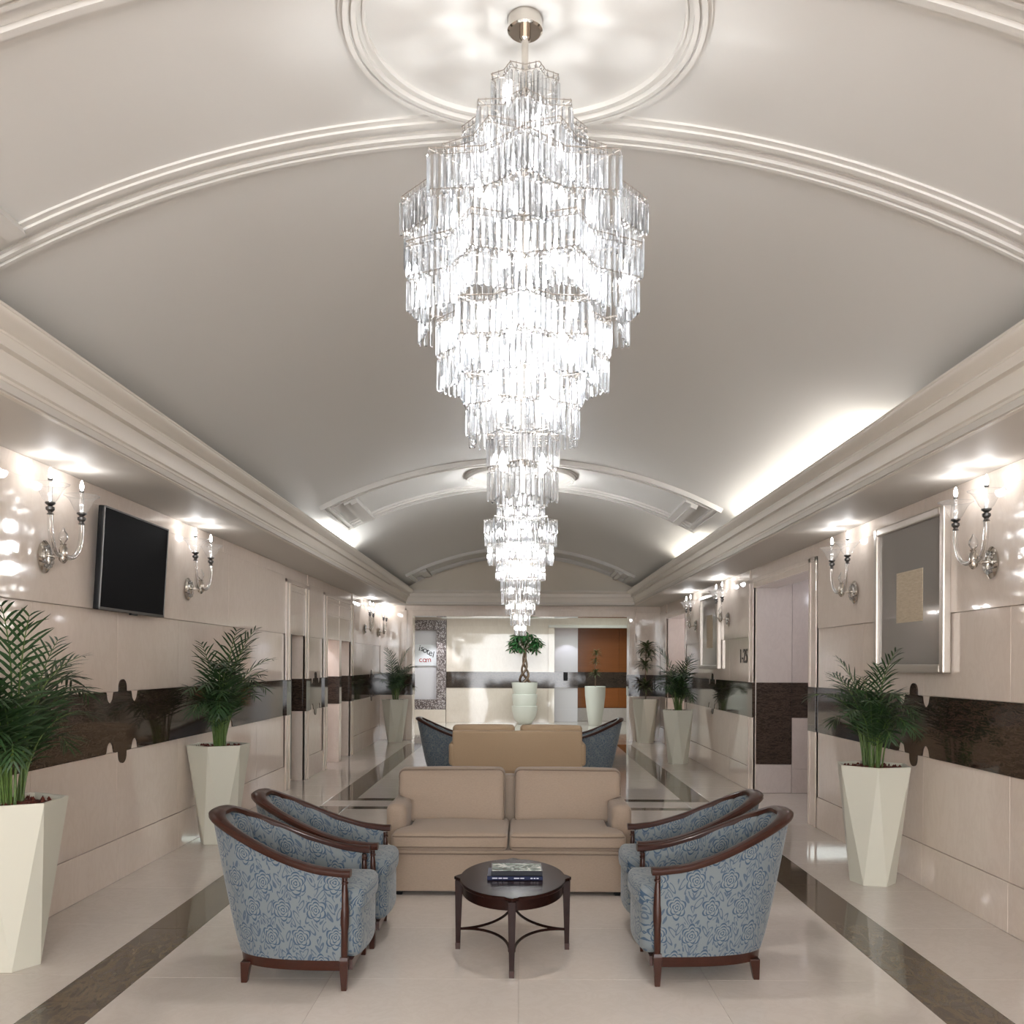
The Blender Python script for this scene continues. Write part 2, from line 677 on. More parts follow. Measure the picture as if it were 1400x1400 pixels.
def empty(name, loc, rz=0, label=None, cat=None, group=None):
    o = bpy.data.objects.new(name, None)
    o.empty_display_size = 0.1
    COL.objects.link(o)
    o.location = loc
    o.rotation_euler = (0, 0, rz)
    return tag(o, label, cat, group)


def dup(o, loc=None, rz=None, label=None, parent=None, group=None):
    c = o.copy()
    COL.objects.link(c)
    if parent:
        c.parent = parent
    if loc:
        c.location = loc
    if rz is not None:
        c.rotation_euler = (0, 0, rz)
    if label:
        c['label'] = label
    if group:
        c['group'] = group
    for ch in list(o.children):
        dup(ch, parent=c)
    return c


def struct(o):
    o['kind'] = 'structure'
    return o


TRIM = [0]


def trim(mb, mat, smooth=False, bevel=0):
    TRIM[0] += 1
    return struct(mb.build('trim_%d' % TRIM[0], mat, None, smooth, bevel=bevel))


# ---------------------------------------------------------------- room numbers
W = 3.03           # half width of the hall
YE = 19.8          # end wall
Y0 = -6.5          # the hall goes on behind the camera to here
ZW = 2.91          # wall top / soffit
RV = 4.79          # vault radius
ZA = 3.91          # vault apex
LIPX, LIPY = 2.22, 19.0


def vz(x):
    return ZA - RV + sqrt(max(RV * RV - x * x, 0))


# ---------------------------------------------------------------- floor
fl = struct(MB().box(-7, 7, Y0, 31, -0.12, -0.004).build('floor', MAT['floor']))
tile_cache = {}


def tile(x0, x1, y0, y1, mat='floor', name='tile'):
    g = 0.0008
    k = (round(x1 - x0, 3), round(y1 - y0, 3), mat)
    if k not in tile_cache:
        a, b = (x1 - x0) / 2 - g, (y1 - y0) / 2 - g
        e = 0.0012
        m = MB()
        vs = [(-a, -b, -0.0035), (a, -b, -0.0035), (a, b, -0.0035), (-a, b, -0.0035),
              (-a, -b, -e * 0.6), (a, -b, -e * 0.6), (a, b, -e * 0.6), (-a, b, -e * 0.6),
              (-a + e, -b + e, 0), (a - e, -b + e, 0), (a - e, b - e, 0), (-a + e, b - e, 0)]
        m.add(vs, [(0, 3, 2, 1), (8, 9, 10, 11)] + [(i, (i + 1) % 4, 4 + (i + 1) % 4, 4 + i) for i in range(4)] + [(4 + i, 4 + (i + 1) % 4, 8 + (i + 1) % 4, 8 + i) for i in range(4)])
        tile_cache[k] = m.mesh(name, MAT[mat])
    return place(tile_cache[k], name, fl, ((x0 + x1) / 2, (y0 + y1) / 2, 0))


def rows(a, b, step):
    n = max(1, round((b - a) / step))
    return [(a + (b - a) * i / n, a + (b - a) * (i + 1) / n) for i in range(n)]


S0, S1 = 1.98, 2.30
for a, b in rows(2.0, 18.9, 0.94):
    for x0, x1 in ((-W, -S1), (S1, W)):
        tile(x0, x1, a, b)
inner = rows(-S0, S0, 0.99)
for ya, yb in ((2.0, 10.36), (11.2, 18.75)):
    for a, b in rows(ya, yb, 0.94):
        for x0, x1 in inner:
            tile(x0, x1, a, b)
for x0, x1 in [(-S1, -S0)] + inner + [(S0, S1)]:
    tile(x0, x1, 10.55, 11.0)
for sx in (-1, 1):
    for ya, yb in ((2.0, 10.55), (11.0, 18.9)):
        for a, b in rows(ya, yb, 1.22):
            tile(sx * S0 if sx > 0 else -S1, S1 if sx > 0 else -S0, a, b, 'stripe', 'inlay_strip')
for ya, yb in ((10.36, 10.55), (11.0, 11.2), (18.75, 18.9)):
    for x0, x1 in inner:
        tile(x0, x1, ya, yb, 'stripe', 'inlay_strip')
for a, b in rows(18.9, 25.8, 0.98):
    for x0, x1 in rows(-W, W, 1.01):
        tile(x0, x1, a, b)

# ---------------------------------------------------------------- walls with marble panels
ROWS = [(0.0, 0.315, 0.016), (0.315, 0.973, 0.006), (0.973, 1.428, 0.006), (1.428, 2.025, 0.006), (2.025, 2.775, 0.016), (2.775, ZW, 0.006)]


def side_wall(name, sg, opens, segs):
    """sg -1 left, +1 right. opens: (y0, y1, ztop). segs: runs of wall cut into panels"""
    m = MB()
    ys = [Y0] + [q for o in opens for q in (o[0], o[1])] + [YE + 0.4]
    for i in range(0, len(ys), 2):
        m.box(sg * (W + 0.02), sg * (W + 0.3), ys[i], ys[i + 1], 0, 3.4)
    for a, b, zt in opens:
        m.box(sg * (W + 0.02), sg * (W + 0.3), a, b, zt, 3.4)
    w = struct(m.build(name, MAT['wall']))
    for a, b in segs:
        for k, (z0, z1, pr) in enumerate(ROWS):
            for p, q in rows(a, b, 1.25 if k != 4 else 2.4):
                g = 0.0015
                MB().box(sg * (W + 0.02), sg * (W + 0.01 - pr), p + g, q - g, z0 + g, z1 - g).build('marble_panel', MAT['wall'], w, bevel=0.002, seg=1)
    return w


wl = side_wall('wall_left', -1, [(11.98, 12.84, 2.03), (14.27, 15.27, 2.03), (15.46, 16.3, 2.03)],
               [(Y0, 11.76), (13.06, 14.05), (16.52, YE)])
wr = side_wall('wall_right', 1, [(9.56, 11.85, 2.65), (16.76, 18.9, 2.6)],
               [(Y0, 9.3), (12.1, 16.66), (18.98, YE)])


def band_outline(y0, y1, orn):
    """dark band outline (y, z) with the ogee ornaments at the y positions in orn"""
    zb, zt = 0.973, 1.428

    def top(c):
        q = [(c - 0.30, zt)]
        def notch(cc):
            r = []
            for k in range(9):
                a = k / 8
                yy = cc - 0.066 + 0.132 * a
                dz = 0.08 * (sin(pi * a) ** 0.5)
                r.append((yy, zt - 0.004 - dz))
            return r
        q += [(c - 0.30, zt)] + notch(c - 0.215)
        q += [(c - 0.135, zt), (c - 0.10, zt + 0.0), (c - 0.075, zt - 0.0)]
        for k in range(13):
            a = pi - pi * k / 12
            yy = c + 0.066 * cos(a)
            q.append((yy, zt + 0.004 + 0.088 * sin(a) ** 0.7 if 0 < k < 12 else zt + 0.004))
        q += [(c + 0.075, zt), (c + 0.10, zt), (c + 0.135, zt)]
        q += notch(c + 0.215) + [(c + 0.30, zt)]
        return q
    up = [(y0, zt)]
    for c in orn:
        up += top(c)
    up.append((y1, zt))
    dn = [(y, zb + zt - z) for y, z in up][::-1]
    # drop repeated points
    o = []
    for p in up + dn:
        if not o or (abs(o[-1][0] - p[0]) + abs(o[-1][1] - p[1])) > 1e-4:
            o.append(p)
    return o


def bands(w, sg, runs):
    for y0, y1, orn in runs:
        MB().poly(band_outline(y0, y1, orn), 'x', sg * (W + 0.004), sg * (W - 0.006)).build('dark_marble_band', MAT['dark'], w)


bands(wl, -1, [(Y0, 6.0, []), (6.002, 8.0, [6.97]), (8.002, 9.9, [9.35]), (9.902, 11.76, []), (13.06, 14.05, [13.55]), (16.52, 17.7, []), (17.702, YE - 0.02, [18.65])])
bands(wr, 1, [(Y0, 6.0, []), (6.002, 8.0, [7.03]), (8.002, 9.3, []), (12.1, 13.2, []), (13.202, 15.6, [14.38]), (15.602, 16.66, []), (18.98, YE - 0.02, [])])


def surround(sg, y0, y1, zt, wid=0.2):
    """stone door surround with a raised fillet and a band block on each jamb"""
    m = MB()
    for a, b in ((y0 - wid, y0), (y1, y1 + wid)):
        m.box(sg * (W + 0.02), sg * (W - 0.008), a, b, 0, zt + 0.12)
        m.box(sg * (W + 0.02), sg * (W - 0.018), a, a + 0.05, 0, zt + 0.12)
        m.box(sg * (W + 0.02), sg * (W - 0.018), b - 0.05, b, 0, zt + 0.12)
    m.box(sg * (W + 0.02), sg * (W - 0.012), y0, y1, zt, zt + 0.12)
    m.box(sg * (W + 0.02), sg * (W - 0.018), y0 - wid, y1 + wid, zt + 0.07, zt + 0.12)
    o = trim(m, MAT['wall'], bevel=0.004)
    b = MB()
    for a, c in ((y0 - wid - 0.001, y0 + 0.001), (y1 - 0.001, y1 + wid + 0.001)):
        b.box(sg * (W + 0.02), sg * (W - 0.02), a, c, 0.973, 1.428)
    b.build('dark_marble_band', MAT['dark'], o)
    return o


surround(1, 9.56, 11.85, 2.65, 0.24)
surround(1, 16.76, 18.9, 2.6, 0.1)
for y0, y1 in ((11.98, 12.84), (14.27, 16.3)):
    m = MB()
    for a, b in ((y0 - 0.22, y0), (y1, y1 + 0.22)):
        m.box(-(W + 0.02), -(W - 0.012), a, b, 0, 2.74)
        m.box(-(W + 0.02), -(W - 0.03), a, a + 0.06, 0, 2.74)
        m.box(-(W + 0.02), -(W - 0.03), b - 0.06, b, 0, 2.74)
    m.box(-(W + 0.02), -(W - 0.03), y0 - 0.22, y1 + 0.22, 2.69, 2.74)
    m.box(-(W + 0.02), -(W - 0.005), y0, y1, 2.03, 2.69)
    m.box(-(W + 0.02), -(W - 0.02), y0 + 0.03, y1 - 0.03, 2.60, 2.64)
    if y1 > 14:
        m.box(-(W + 0.02), -(W - 0.012), 15.27, 15.46, 0, 2.69)
        m.box(-(W + 0.02), -(W - 0.02), 14.3, 16.27, 2.4, 2.43)
    o = trim(m, MAT['wall'], bevel=0.004)
    b = MB()
    for a, c in ((y0 - 0.221, y0 + 0.001), (y1 - 0.001, y1 + 0.221)):
        b.box(-(W + 0.02), -(W - 0.032), a, c, 0.973, 1.428)
    if y1 > 14:
        b.box(-(W + 0.02), -(W - 0.014), 15.269, 15.461, 0.973, 1.428)
    b.build('dark_marble_band', MAT['dark'], o)

# recesses behind the left openings
struct(MB().box(-3.33, -3.9, 12.84, 13.1, 0, 2.6).build('wall_recess_reveal', MAT['wall']))
m = MB().box(-3.33, -3.9, 11.7, 11.98, 0, 2.6).box(-3.9, -4.1, 11.7, 13.1, 0, 2.6).box(-3.33, -4.1, 11.7, 13.1, 2.5, 2.62)
struct(m.build('wall_recess_shell', MAT['wall']))
struct(MB().box(-3.012, -3.3, 12.0, 12.07, 0.12, 2.03).build('door_1', MAT['black'], bevel=0.003))
m = MB().box(-3.33, -4.0, 15.27, 15.46, 0, 2.6).box(-3.33, -4.0, 14.1, 14.27, 0, 2.6).box(-4.0, -4.1, 14.1, 16.5, 0, 2.6).box(-3.33, -4.1, 14.1, 16.5, 2.55, 2.65)
struct(m.build('wall_niche', MAT['wall_pale']))
struct(MB().box(-3.33, -4.0, 16.3, 16.5, 0, 2.6).build('door_2', MAT['grey_door'], bevel=0.003))
for y0, y1 in ((15.27, 15.461),):
    pass
b = MB().box(-3.3, -3.9, 12.834, 12.85, 0.973, 1.428).box(-3.3, -3.98, 15.262, 15.28, 0.973, 1.428).box(-3.3, -3.98, 16.294, 16.31, 0.973, 1.428)
b.box(-W - 0.02, -3.3, 12.832, 12.85, 0.973, 1.428).box(-W - 0.02, -3.3, 15.262, 15.28, 0.973, 1.428).box(-W - 0.02, -3.3, 16.292, 16.31, 0.973, 1.428)
trim(b, MAT['dark'])

# recesses behind the right openings
m = MB().box(3.33, 5.2, 11.85, 12.0, 0, 2.9).box(3.33, 5.2, 9.2, 9.4, 0, 2.9).box(5.1, 5.3, 9.2, 12.0, 0, 2.9).box(3.33, 5.3, 9.2, 12.0, 2.8, 2.95)
rc = struct(m.build('wall_side_passage', MAT['wall_pale']))
MB().box(3.06, 3.52, 11.835, 11.85, 0.37, 1.428).build('dark_marble_panel', MAT['dark'], rc)
MB().box(3.06, 3.52, 11.838, 11.85, 0.0, 0.365).build('marble_panel', MAT['wall_pale'], rc)
MB().box(3.06, 3.52, 11.838, 11.85, 1.432, 2.66).build('marble_panel', MAT['wall_pale'], rc)
MB().box(3.524, 5.1, 11.835, 11.85, 0.973, 1.428).build('dark_marble_panel', MAT['dark'], rc)
MB().box(3.524, 5.1, 11.838, 11.85, 0.315, 0.97).build('marble_panel', MAT['wall_pale'], rc)
MB().box(3.524, 5.1, 11.835, 11.85, 0, 0.31).build('marble_panel', MAT['wall_pale'], rc)
MB().box(3.524, 5.1, 11.838, 11.85, 1.432, 2.04).build('marble_panel', MAT['wall_pale'], rc)
MB().box(3.524, 5.1, 11.838, 11.85, 2.044, 2.79).build('marble_panel', MAT['wall_pale'], rc)
m = MB().box(3.33, 4.6, 18.9, 19.1, 0, 2.9).box(3.33, 4.6, 16.5, 16.7, 0, 2.9).box(4.5, 4.7, 16.5, 19.1, 0, 2.9).box(3.33, 4.7, 16.5, 19.1, 2.75, 2.9)
rd = struct(m.build('wall_far_passage', MAT['wall']))
MB().box(3.06, 4.5, 18.885, 18.9, 0.973, 1.428).build('dark_marble_panel', MAT['dark'], rd)
MB().box(3.06, 4.5, 18.888, 18.9, 1.432, 2.7).build('marble_panel', MAT['wall_pale'], rd)

# room number on the right wall
def text(name, body, size, mat, extrude, parent=None, sx=1.0):
    cu = bpy.data.curves.new(name, 'FONT')
    cu.body = body
    cu.size = size
    cu.extrude = extrude
    cu.align_x = 'CENTER'
    cu.align_y = 'CENTER'
    cu.materials.append(mat)
    tmp = bpy.data.objects.new(name, cu)
    COL.objects.link(tmp)
    me = bpy.data.meshes.new_from_object(tmp.evaluated_get(bpy.context.evaluated_depsgraph_get()))
    bpy.data.objects.remove(tmp)
    return place(me, name, parent, scale=(sx, 1, 1))


MAT['letter'] = plain('bronze_lettering', lin(60, 50, 44), 0.35, 0.3)
t = text('room_number', '1-25', 0.27, MAT['letter'], 0.004, sx=0.9)
t.location = (W - 0.008, 12.375, 1.765)
t.rotation_euler = (pi / 2, 0, -pi / 2)
tag(t, 'dark room number 1-25 lettered on the right marble wall beside the opening', 'sign')

# end wall with the wide opening
OX0, OX1, OZ = -2.33, 2.36, 2.68
m = MB().box(-W - 0.3, OX0, YE + 0.02, YE + 0.42, 0, 3.4).box(OX1, W + 0.3, YE + 0.02, YE + 0.42, 0, 3.4).box(OX0, OX1, YE + 0.02, YE + 0.42, OZ, 3.4)
wb = struct(m.build('wall_back', MAT['wall']))
for x0, x1 in ((-W, OX0 - 0.16), (OX1 + 0.16, W)):
    for z0, z1, pr in ROWS:
        g = 0.0015
        MB().box(x0 + g, x1 - g, YE + 0.02, YE + 0.01 - pr, z0 + g, z1 - g).build('marble_panel', MAT['wall'], wb, bevel=0.002, seg=1)
for x0, x1 in rows(OX0 - 0.16, OX1 + 0.16, 1.7):
    MB().box(x0 + 0.001, x1 - 0.001, YE + 0.02, YE + 0.004, OZ + 0.16, ZW).build('marble_panel', MAT['wall'], wb)
m = MB()
for x0, x1 in ((OX0 - 0.16, OX0), (OX1, OX1 + 0.16)):
    m.box(x0, x1, YE + 0.02, YE - 0.012, 0, OZ + 0.16)
m.box(OX0 - 0.16, OX0 - 0.12, YE + 0.02, YE - 0.03, 0, OZ + 0.16).box(OX1 + 0.12, OX1 + 0.16, YE + 0.02, YE - 0.03, 0, OZ + 0.16)
m.box(OX0, OX1, YE + 0.02, YE - 0.012, OZ, OZ + 0.16).box(OX0 - 0.16, OX1 + 0.16, YE + 0.02, YE - 0.03, OZ + 0.12, OZ + 0.16)
o = trim(m, MAT['wall'], bevel=0.004)
b = MB()
for x0, x1 in ((-W, OX0 + 0.005), (OX1 - 0.005, W)):
    b.box(x0, x1, YE + 0.01, YE - 0.034, 0.973, 1.428)
b.box(OX0 - 0.003, OX0 + 0.006, YE, YE + 0.44, 0.973, 1.428).box(OX1 - 0.006, OX1 + 0.003, YE, YE + 0.44, 0.973, 1.428)
b.build('dark_marble_band', MAT['dark'], wb)

# ---------------------------------------------------------------- the room beyond
m = MB().box(-6.9, -3.3, YE + 0.22, YE + 0.42, 0, 3.4).box(3.3, 6.9, YE + 0.22, YE + 0.42, 0, 3.4).box(-6.9, 6.9, 30.8, 31, 0, 3.4).box(-6.9, -6.7, YE + 0.4, 31, 0, 3.4).box(6.7, 6.9, YE + 0.4, 31, 0, 3.4)
struct(m.build('wall_beyond_side', MAT['wall']))
struct(MB().box(-7, 7, YE + 0.42, 31, 3.2, 3.4).build('ceiling_beyond', MAT['plaster']))
m = MB().box(-2.08, 0.95, 25.82, 26.3, 0, 3.2).box(0.95, 6.7, 25.82, 26.3, 2.68, 3.2).box(-6.7, -2.08, 25.95, 26.3, 0, 3.2).box(3.4, 6.7, 25.82, 26.3, 0, 2.68)
wf = struct(m.build('wall_beyond', MAT['wall']))
for x0, x1 in rows(-2.08, 0.80, 1.45):
    for z0, z1 in ((0, 0.33), (0.33, 0.973), (1.428, 2.1), (2.1, 2.72), (2.72, 3.18)):
        MB().box(x0 + 0.002, x1 - 0.002, 25.82, 25.81, z0 + 0.002, z1 - 0.002).build('marble_panel', MAT['wall'], wf)
    MB().box(x0, x1, 25.82, 25.80, 0.975, 1.426).build('dark_marble_band', MAT['dark'], wf)
MB().box(0.80, 0.97, 25.83, 25.76, 0, 2.7).build('pilaster', MAT['wall'], wf, bevel=0.004)
MB().box(0.799, 0.971, 25.80, 25.755, 0.974, 1.427).build('dark_marble_band', MAT['dark'], wf)
MB().box(0.80, 6.7, 25.83, 25.72, 2.68, 2.76).build('header_fillet', MAT['plaster'], wf, bevel=0.006)
# lavender wall of the recess, dark band and wood panelling
m = MB().box(0.96, 1.66, 26.31, 26.45, 0, 2.7).box(0.97, 1.66, 26.31, 26.29, 0, 0.36)
wv = struct(m.build('wall_recess_pale', MAT['lavender']))
MB().box(0.97, 1.66, 26.31, 26.29, 0.974, 1.427).build('dark_marble_band', MAT['dark'], wv)
MB().box(1.25, 1.37, 26.29, 26.24, 1.18, 1.427).build('wall_box', MAT['black'], wv, bevel=0.01)
wp = struct(MB().box(1.66, 4.2, 26.75, 26.9, 0, 2.8).build('wall_timber', MAT['orange_wood']))
for x0, x1 in rows(1.68, 4.1, 1.2):
    MB().box(x0 + 0.004, x1 - 0.004, 26.75, 26.72, 1.43, 2.7).build('timber_panel', MAT['orange_wood'], wp, bevel=0.003)
    MB().box(x0 + 0.004, x1 - 0.004, 26.75, 26.72, 0.40, 0.97).build('timber_panel', MAT['orange_wood'], wp, bevel=0.003)
MB().box(1.66, 4.2, 26.75, 26.71, 0.974, 1.427).build('dark_marble_band', MAT['dark'], wp)
MB().box(1.66, 4.2, 26.75, 26.70, 0, 0.38).build('baseboard_panel', MAT['wall_pale'], wp, bevel=0.004)
# mosaic wall with lit niche and its poster
m = MB()
m.box(-3.6, -2.09, 25.95, 25.78, 2.60, 2.88).box(-3.6, -2.09, 25.95, 25.78, 0.365, 0.635).box(-2.36, -2.09, 25.95, 25.78, 0.635, 2.60).box(-3.6, -3.3, 25.95, 25.78, 0.635, 2.60)
ms = struct(m.build('wall_mosaic', MAT['mosaic']))
MB().box(-3.6, -2.09, 25.95, 25.74, 0, 0.36).build('baseboard_panel', MAT['wall'], ms, bevel=0.005)
MB().box(-3.3, -2.36, 25.95, 25.93, 0.64, 2.595).build('niche_back', MAT['lavender'], ms)
po = empty('niche_poster', (-2.62, 25.90, 1.89), 0, 'white poster with slanted dark and red lettering in the mosaic niche', 'poster')
MB().box(-0.56, 0.25, 0, 0.012, -0.30, 0.30).build('panel', plain('poster_white', lin(226, 226, 230), 0.4), po)
MAT['ink'] = plain('poster_ink', lin(36, 36, 42), 0.5)
MAT['red'] = plain('poster_red', lin(176, 60, 58), 0.5)
for i, ch in enumerate('isotel'):
    q = text('letter', ch, 0.25, MAT['ink'], 0.002, po)
    q.location = (-0.225 + 0.078 * i, -0.003, 0.20 - 0.034 * max(0, i - 1) - 0.01 * i)
    q.rotation_euler = (pi / 2, 0.2, 0)
for i, ch in enumerate('com'):
    q = text('letter', ch, 0.22, MAT['red'], 0.002, po)
    q.location = (-0.20 + 0.11 * i, -0.003, -0.13)
    q.rotation_euler = (pi / 2, -0.1, 0)

# ---------------------------------------------------------------- soffit, cornice, trough, vault
m = MB()
for sg in (-1, 1):
    m.box(sg * 2.40, sg * (W + 0.05), Y0, YE + 0.1, ZW, ZW + 0.05)
m.box(-2.4, 2.4, YE - 0.62, YE + 0.1, ZW, ZW + 0.05)
struct(m.build('ceiling_soffit', MAT['plaster']))

PROF = [(2.45, 2.905), (2.42, 2.905), (2.415, 2.925), (2.405, 2.93), (2.405, 2.945), (2.395, 2.95), (2.395, 2.966), (2.38, 2.972)]
for k in range(1, 9):   # shallow cove
    a = k / 8
    PROF.append((2.378 - 0.05 * (1 - cos(a * pi / 2)), 2.975 + 0.12 * sin(a * pi / 2) if False else 2.975 + 0.118 * a))
PROF += [(2.318, 3.096), (2.318, 3.106), (2.303, 3.110), (2.303, 3.122), (2.285, 3.126)]
for k in range(1, 7):
    a = k / 6
    PROF.append((2.283 - 0.06 * sin(a * pi / 2), 3.128 + 0.045 * a))
PROF += [(2.218, 3.176), (2.218, 3.188), (2.30, 3.19), (2.31, 3.06), (2.62, 3.05), (2.62, 3.0), (2.45, 3.0)]
prow = []
for x, z in PROF:
    yf = 19.2 + (x - 2.42) * 1.0
    prow.append([(-x, Y0, z), (-x, 5.0, z), (-x, 12.0, z), (-x, yf if x < 2.62 else 19.45, z), (x, yf if x < 2.62 else 19.45, z), (x, 12.0, z), (x, 5.0, z), (x, Y0, z)])
# far return sits with its lip at LIPY: mirror the offset so the lip projects towards the room
prow = []
for x, z in PROF:
    yf = 19.2 - (2.42 - x)
    prow.append([(-x, Y0, z), (-x, yf, z), (x, yf, z), (x, Y0, z)])
TRIM[0] += 1
struct(MB().grid(prow, True, False).build('trim_%d' % TRIM[0], MAT['cornice'], smooth=30))

NX = 56
XV = 2.62
arc = [-XV + 2 * XV * k / NX for k in range(NX + 1)]
m = MB()
m.grid([[(x, y, vz(x)) for x in arc] for y in (Y0, 4, 8, 12, 16, 19.36)])
for sg in (-1, 1):
    m.box(sg * XV, sg * (XV + 0.05), Y0, 19.4, 3.0, vz(XV) + 0.02)
# closed back of the vault so no light leaks in
m.grid([[(x, y, vz(x) + 0.1) for x in arc] for y in (Y0, 19.5)])
struct(m.build('ceiling', MAT['vault'], smooth=30))
m = MB()
pts = [(x, vz(x) + 0.05) for x in arc] + [(XV, 3.0), (-XV, 3.0)]
m.poly(pts, 'y', 19.36, 19.5)
struct(m.build('ceiling_lunette', plain('lunette_paint', lin(222, 212, 196), 0.6)))
struct(MB().box(-2.7, 2.7, 19.2, 19.55, 2.96, 3.03).build('ceiling_ledge', MAT['plaster']))


def arc_mould(mb, y0, y1, x0, x1, drop, n=48):
    """strip on the underside of the vault"""
    fr = []
    for k in range(n + 1):
        x = x0 + (x1 - x0) * k / n
        a = math.asin(x / RV)
        nrm = Vector((-sin(a), 0, -cos(a)))
        fr.append(((x, 0, vz(x)), Vector((0, 1, 0)), nrm))
    mb.sweep([(y0, -0.02), (y1, -0.02), (y1, drop), (y0, drop)], fr)


def stepped(mb, y0, y1, x0, x1, steps, n=48):
    wd_ = (y1 - y0) / len(steps)
    for k, d in enumerate(steps):
        arc_mould(mb, y0 + k * wd_, y0 + (k + 1) * wd_, x0, x1, d, n)


def end_mould(mb, ya, yb, xa, xb, steps):
    w_ = (xb - xa) / len(steps)
    for k, d in enumerate(steps):
        arc_mould(mb, ya + 0.005, yb - 0.005, xa + k * w_, xa + (k + 1) * w_, d, 2)


def band(ya, yb, xe, ring_c, ring_r, mw=0.085, deep=1.0):
    """arched band: stepped mouldings at both edges, inner panel frame with end boxes, ring medallion"""
    m = MB()
    st = [q * deep for q in (0.006, 0.020, 0.012, 0.024)]
    stepped(m, ya, ya + mw, -xe, xe, st[::-1])
    stepped(m, yb - mw, yb, -xe, xe, st)
    gy = mw + 0.05
    stepped(m, ya + gy, ya + gy + mw * 0.8, -xe + 0.08, xe - 0.08, [0.02 * deep, 0.010 * deep])
    stepped(m, yb - gy - mw * 0.8, yb - gy, -xe + 0.08, xe - 0.08, [0.010 * deep, 0.02 * deep])
    for sg in (-1, 1):
        e0, e1 = sorted((sg * (xe - 0.004), sg * (xe - 0.09)))
        end_mould(m, ya, yb, e0, e1, [0.0213 * deep, 0.0131 * deep, 0.0217 * deep])
        e0, e1 = sorted((sg * (xe - 0.22), sg * (xe - 0.36)))
        end_mould(m, ya + gy + 0.03, yb - gy - 0.03, e0, e1, [0.03 * deep, 0.044 * deep])
    trim(m, MAT['mould'])
    m = MB()
    n = 72
    for (r0, r1, d) in ((ring_r, ring_r - 0.016, 0.012), (ring_r - 0.016, ring_r - 0.034, 0.032), (ring_r - 0.034, ring_r - 0.044, 0.020), (ring_r - 0.044, ring_r - 0.062, 0.032), (ring_r - 0.062, ring_r - 0.082, 0.012), (ring_r - 0.082, ring_r - 0.092, 0.02)):
        rws = []
        for k in range(n):
            a = 2 * pi * k / n
            q = []
            for rr, dd in ((r0, -0.02), (r0, d * deep), (r1, d * deep), (r1, -0.02)):
                x, y = ring_c[0] + rr * cos(a), ring_c[1] + rr * sin(a)
                q.append((x, y, vz(x) - dd))
            rws.append(q)
        m.grid(rws, True, True)
    trim(m, MAT['mould'], smooth=25)


band(2.72, 3.92, 2.42, CH1, 0.645, 0.075)
band(10.02, 11.6, 2.22, CH2, 0.66, 0.1, 2.2)
band(17.6, 19.0, 2.22, (0, 18.3), 0.6, 0.1, 2.2)
o = empty('ceiling_downlight', (0, 5.3, 3.886), 0, 'small round recessed downlight in the vault behind the front chandelier', 'ceiling light')
MB().lathe([(0.04, 0.02), (0.055, 0.02), (0.055, -0.006), (0.042, -0.006)], 20).build('trim_ring', MAT['chrome'], o, True)
MB().lathe([(0.04, 0.016), (0.04, 0.012)], 20).build('diffuser', MAT['lamp'], o)

# ---------------------------------------------------------------- chandeliers
def star(R, rot, n=8, inn=0.80, sub=5):
    """closed outline of a star with soft points"""
    out = []
    for k in range(n * 2):
        a0 = rot + pi * k / n
        a1 = rot + pi * (k + 1) / n
        r0 = R if k % 2 == 0 else R * inn
        r1 = R * inn if k % 2 == 0 else R
        p0 = Vector((r0 * cos(a0), r0 * sin(a0)))
        p1 = Vector((r1 * cos(a1), r1 * sin(a1)))
        for j in range(sub):
            out.append(p0.lerp(p1, j / sub))
    return out


def prism_mesh(w):
    """hanging crystal bar: diamond section with chamfered point and a top octagon bead; z 0 down to -1"""
    m = MB()
    a = w / 2
    sec = [(a, 0), (a * 0.35, a * 0.62), (-a * 0.35, a * 0.62), (-a, 0), (-a * 0.35, -a * 0.62), (a * 0.35, -a * 0.62)]
    rws = []
    for z, k in ((-0.13, 0.55), (-0.15, 1), (-0.94, 1), (-1.0, 0.45)):
        rws.append([(x * k, y * k, z) for x, y in sec])
    b0 = len(m.v)
    m.grid(rws, False, True)
    m.f.append(tuple(range(b0, b0 + 6))[::-1])
    m.f.append(tuple(b0 + 18 + i for i in range(6)))
    q = [(0, 0, 0.0), (a * 0.7, 0, -0.055), (0, a * 0.5, -0.055), (-a * 0.7, 0, -0.055), (0, -a * 0.5, -0.055), (0, 0, -0.115)]
    m.add(q, [(0, 1, 2), (0, 2, 3), (0, 3, 4), (0, 4, 1), (5, 2, 1), (5, 3, 2), (5, 4, 3), (5, 1, 4)])
    return m


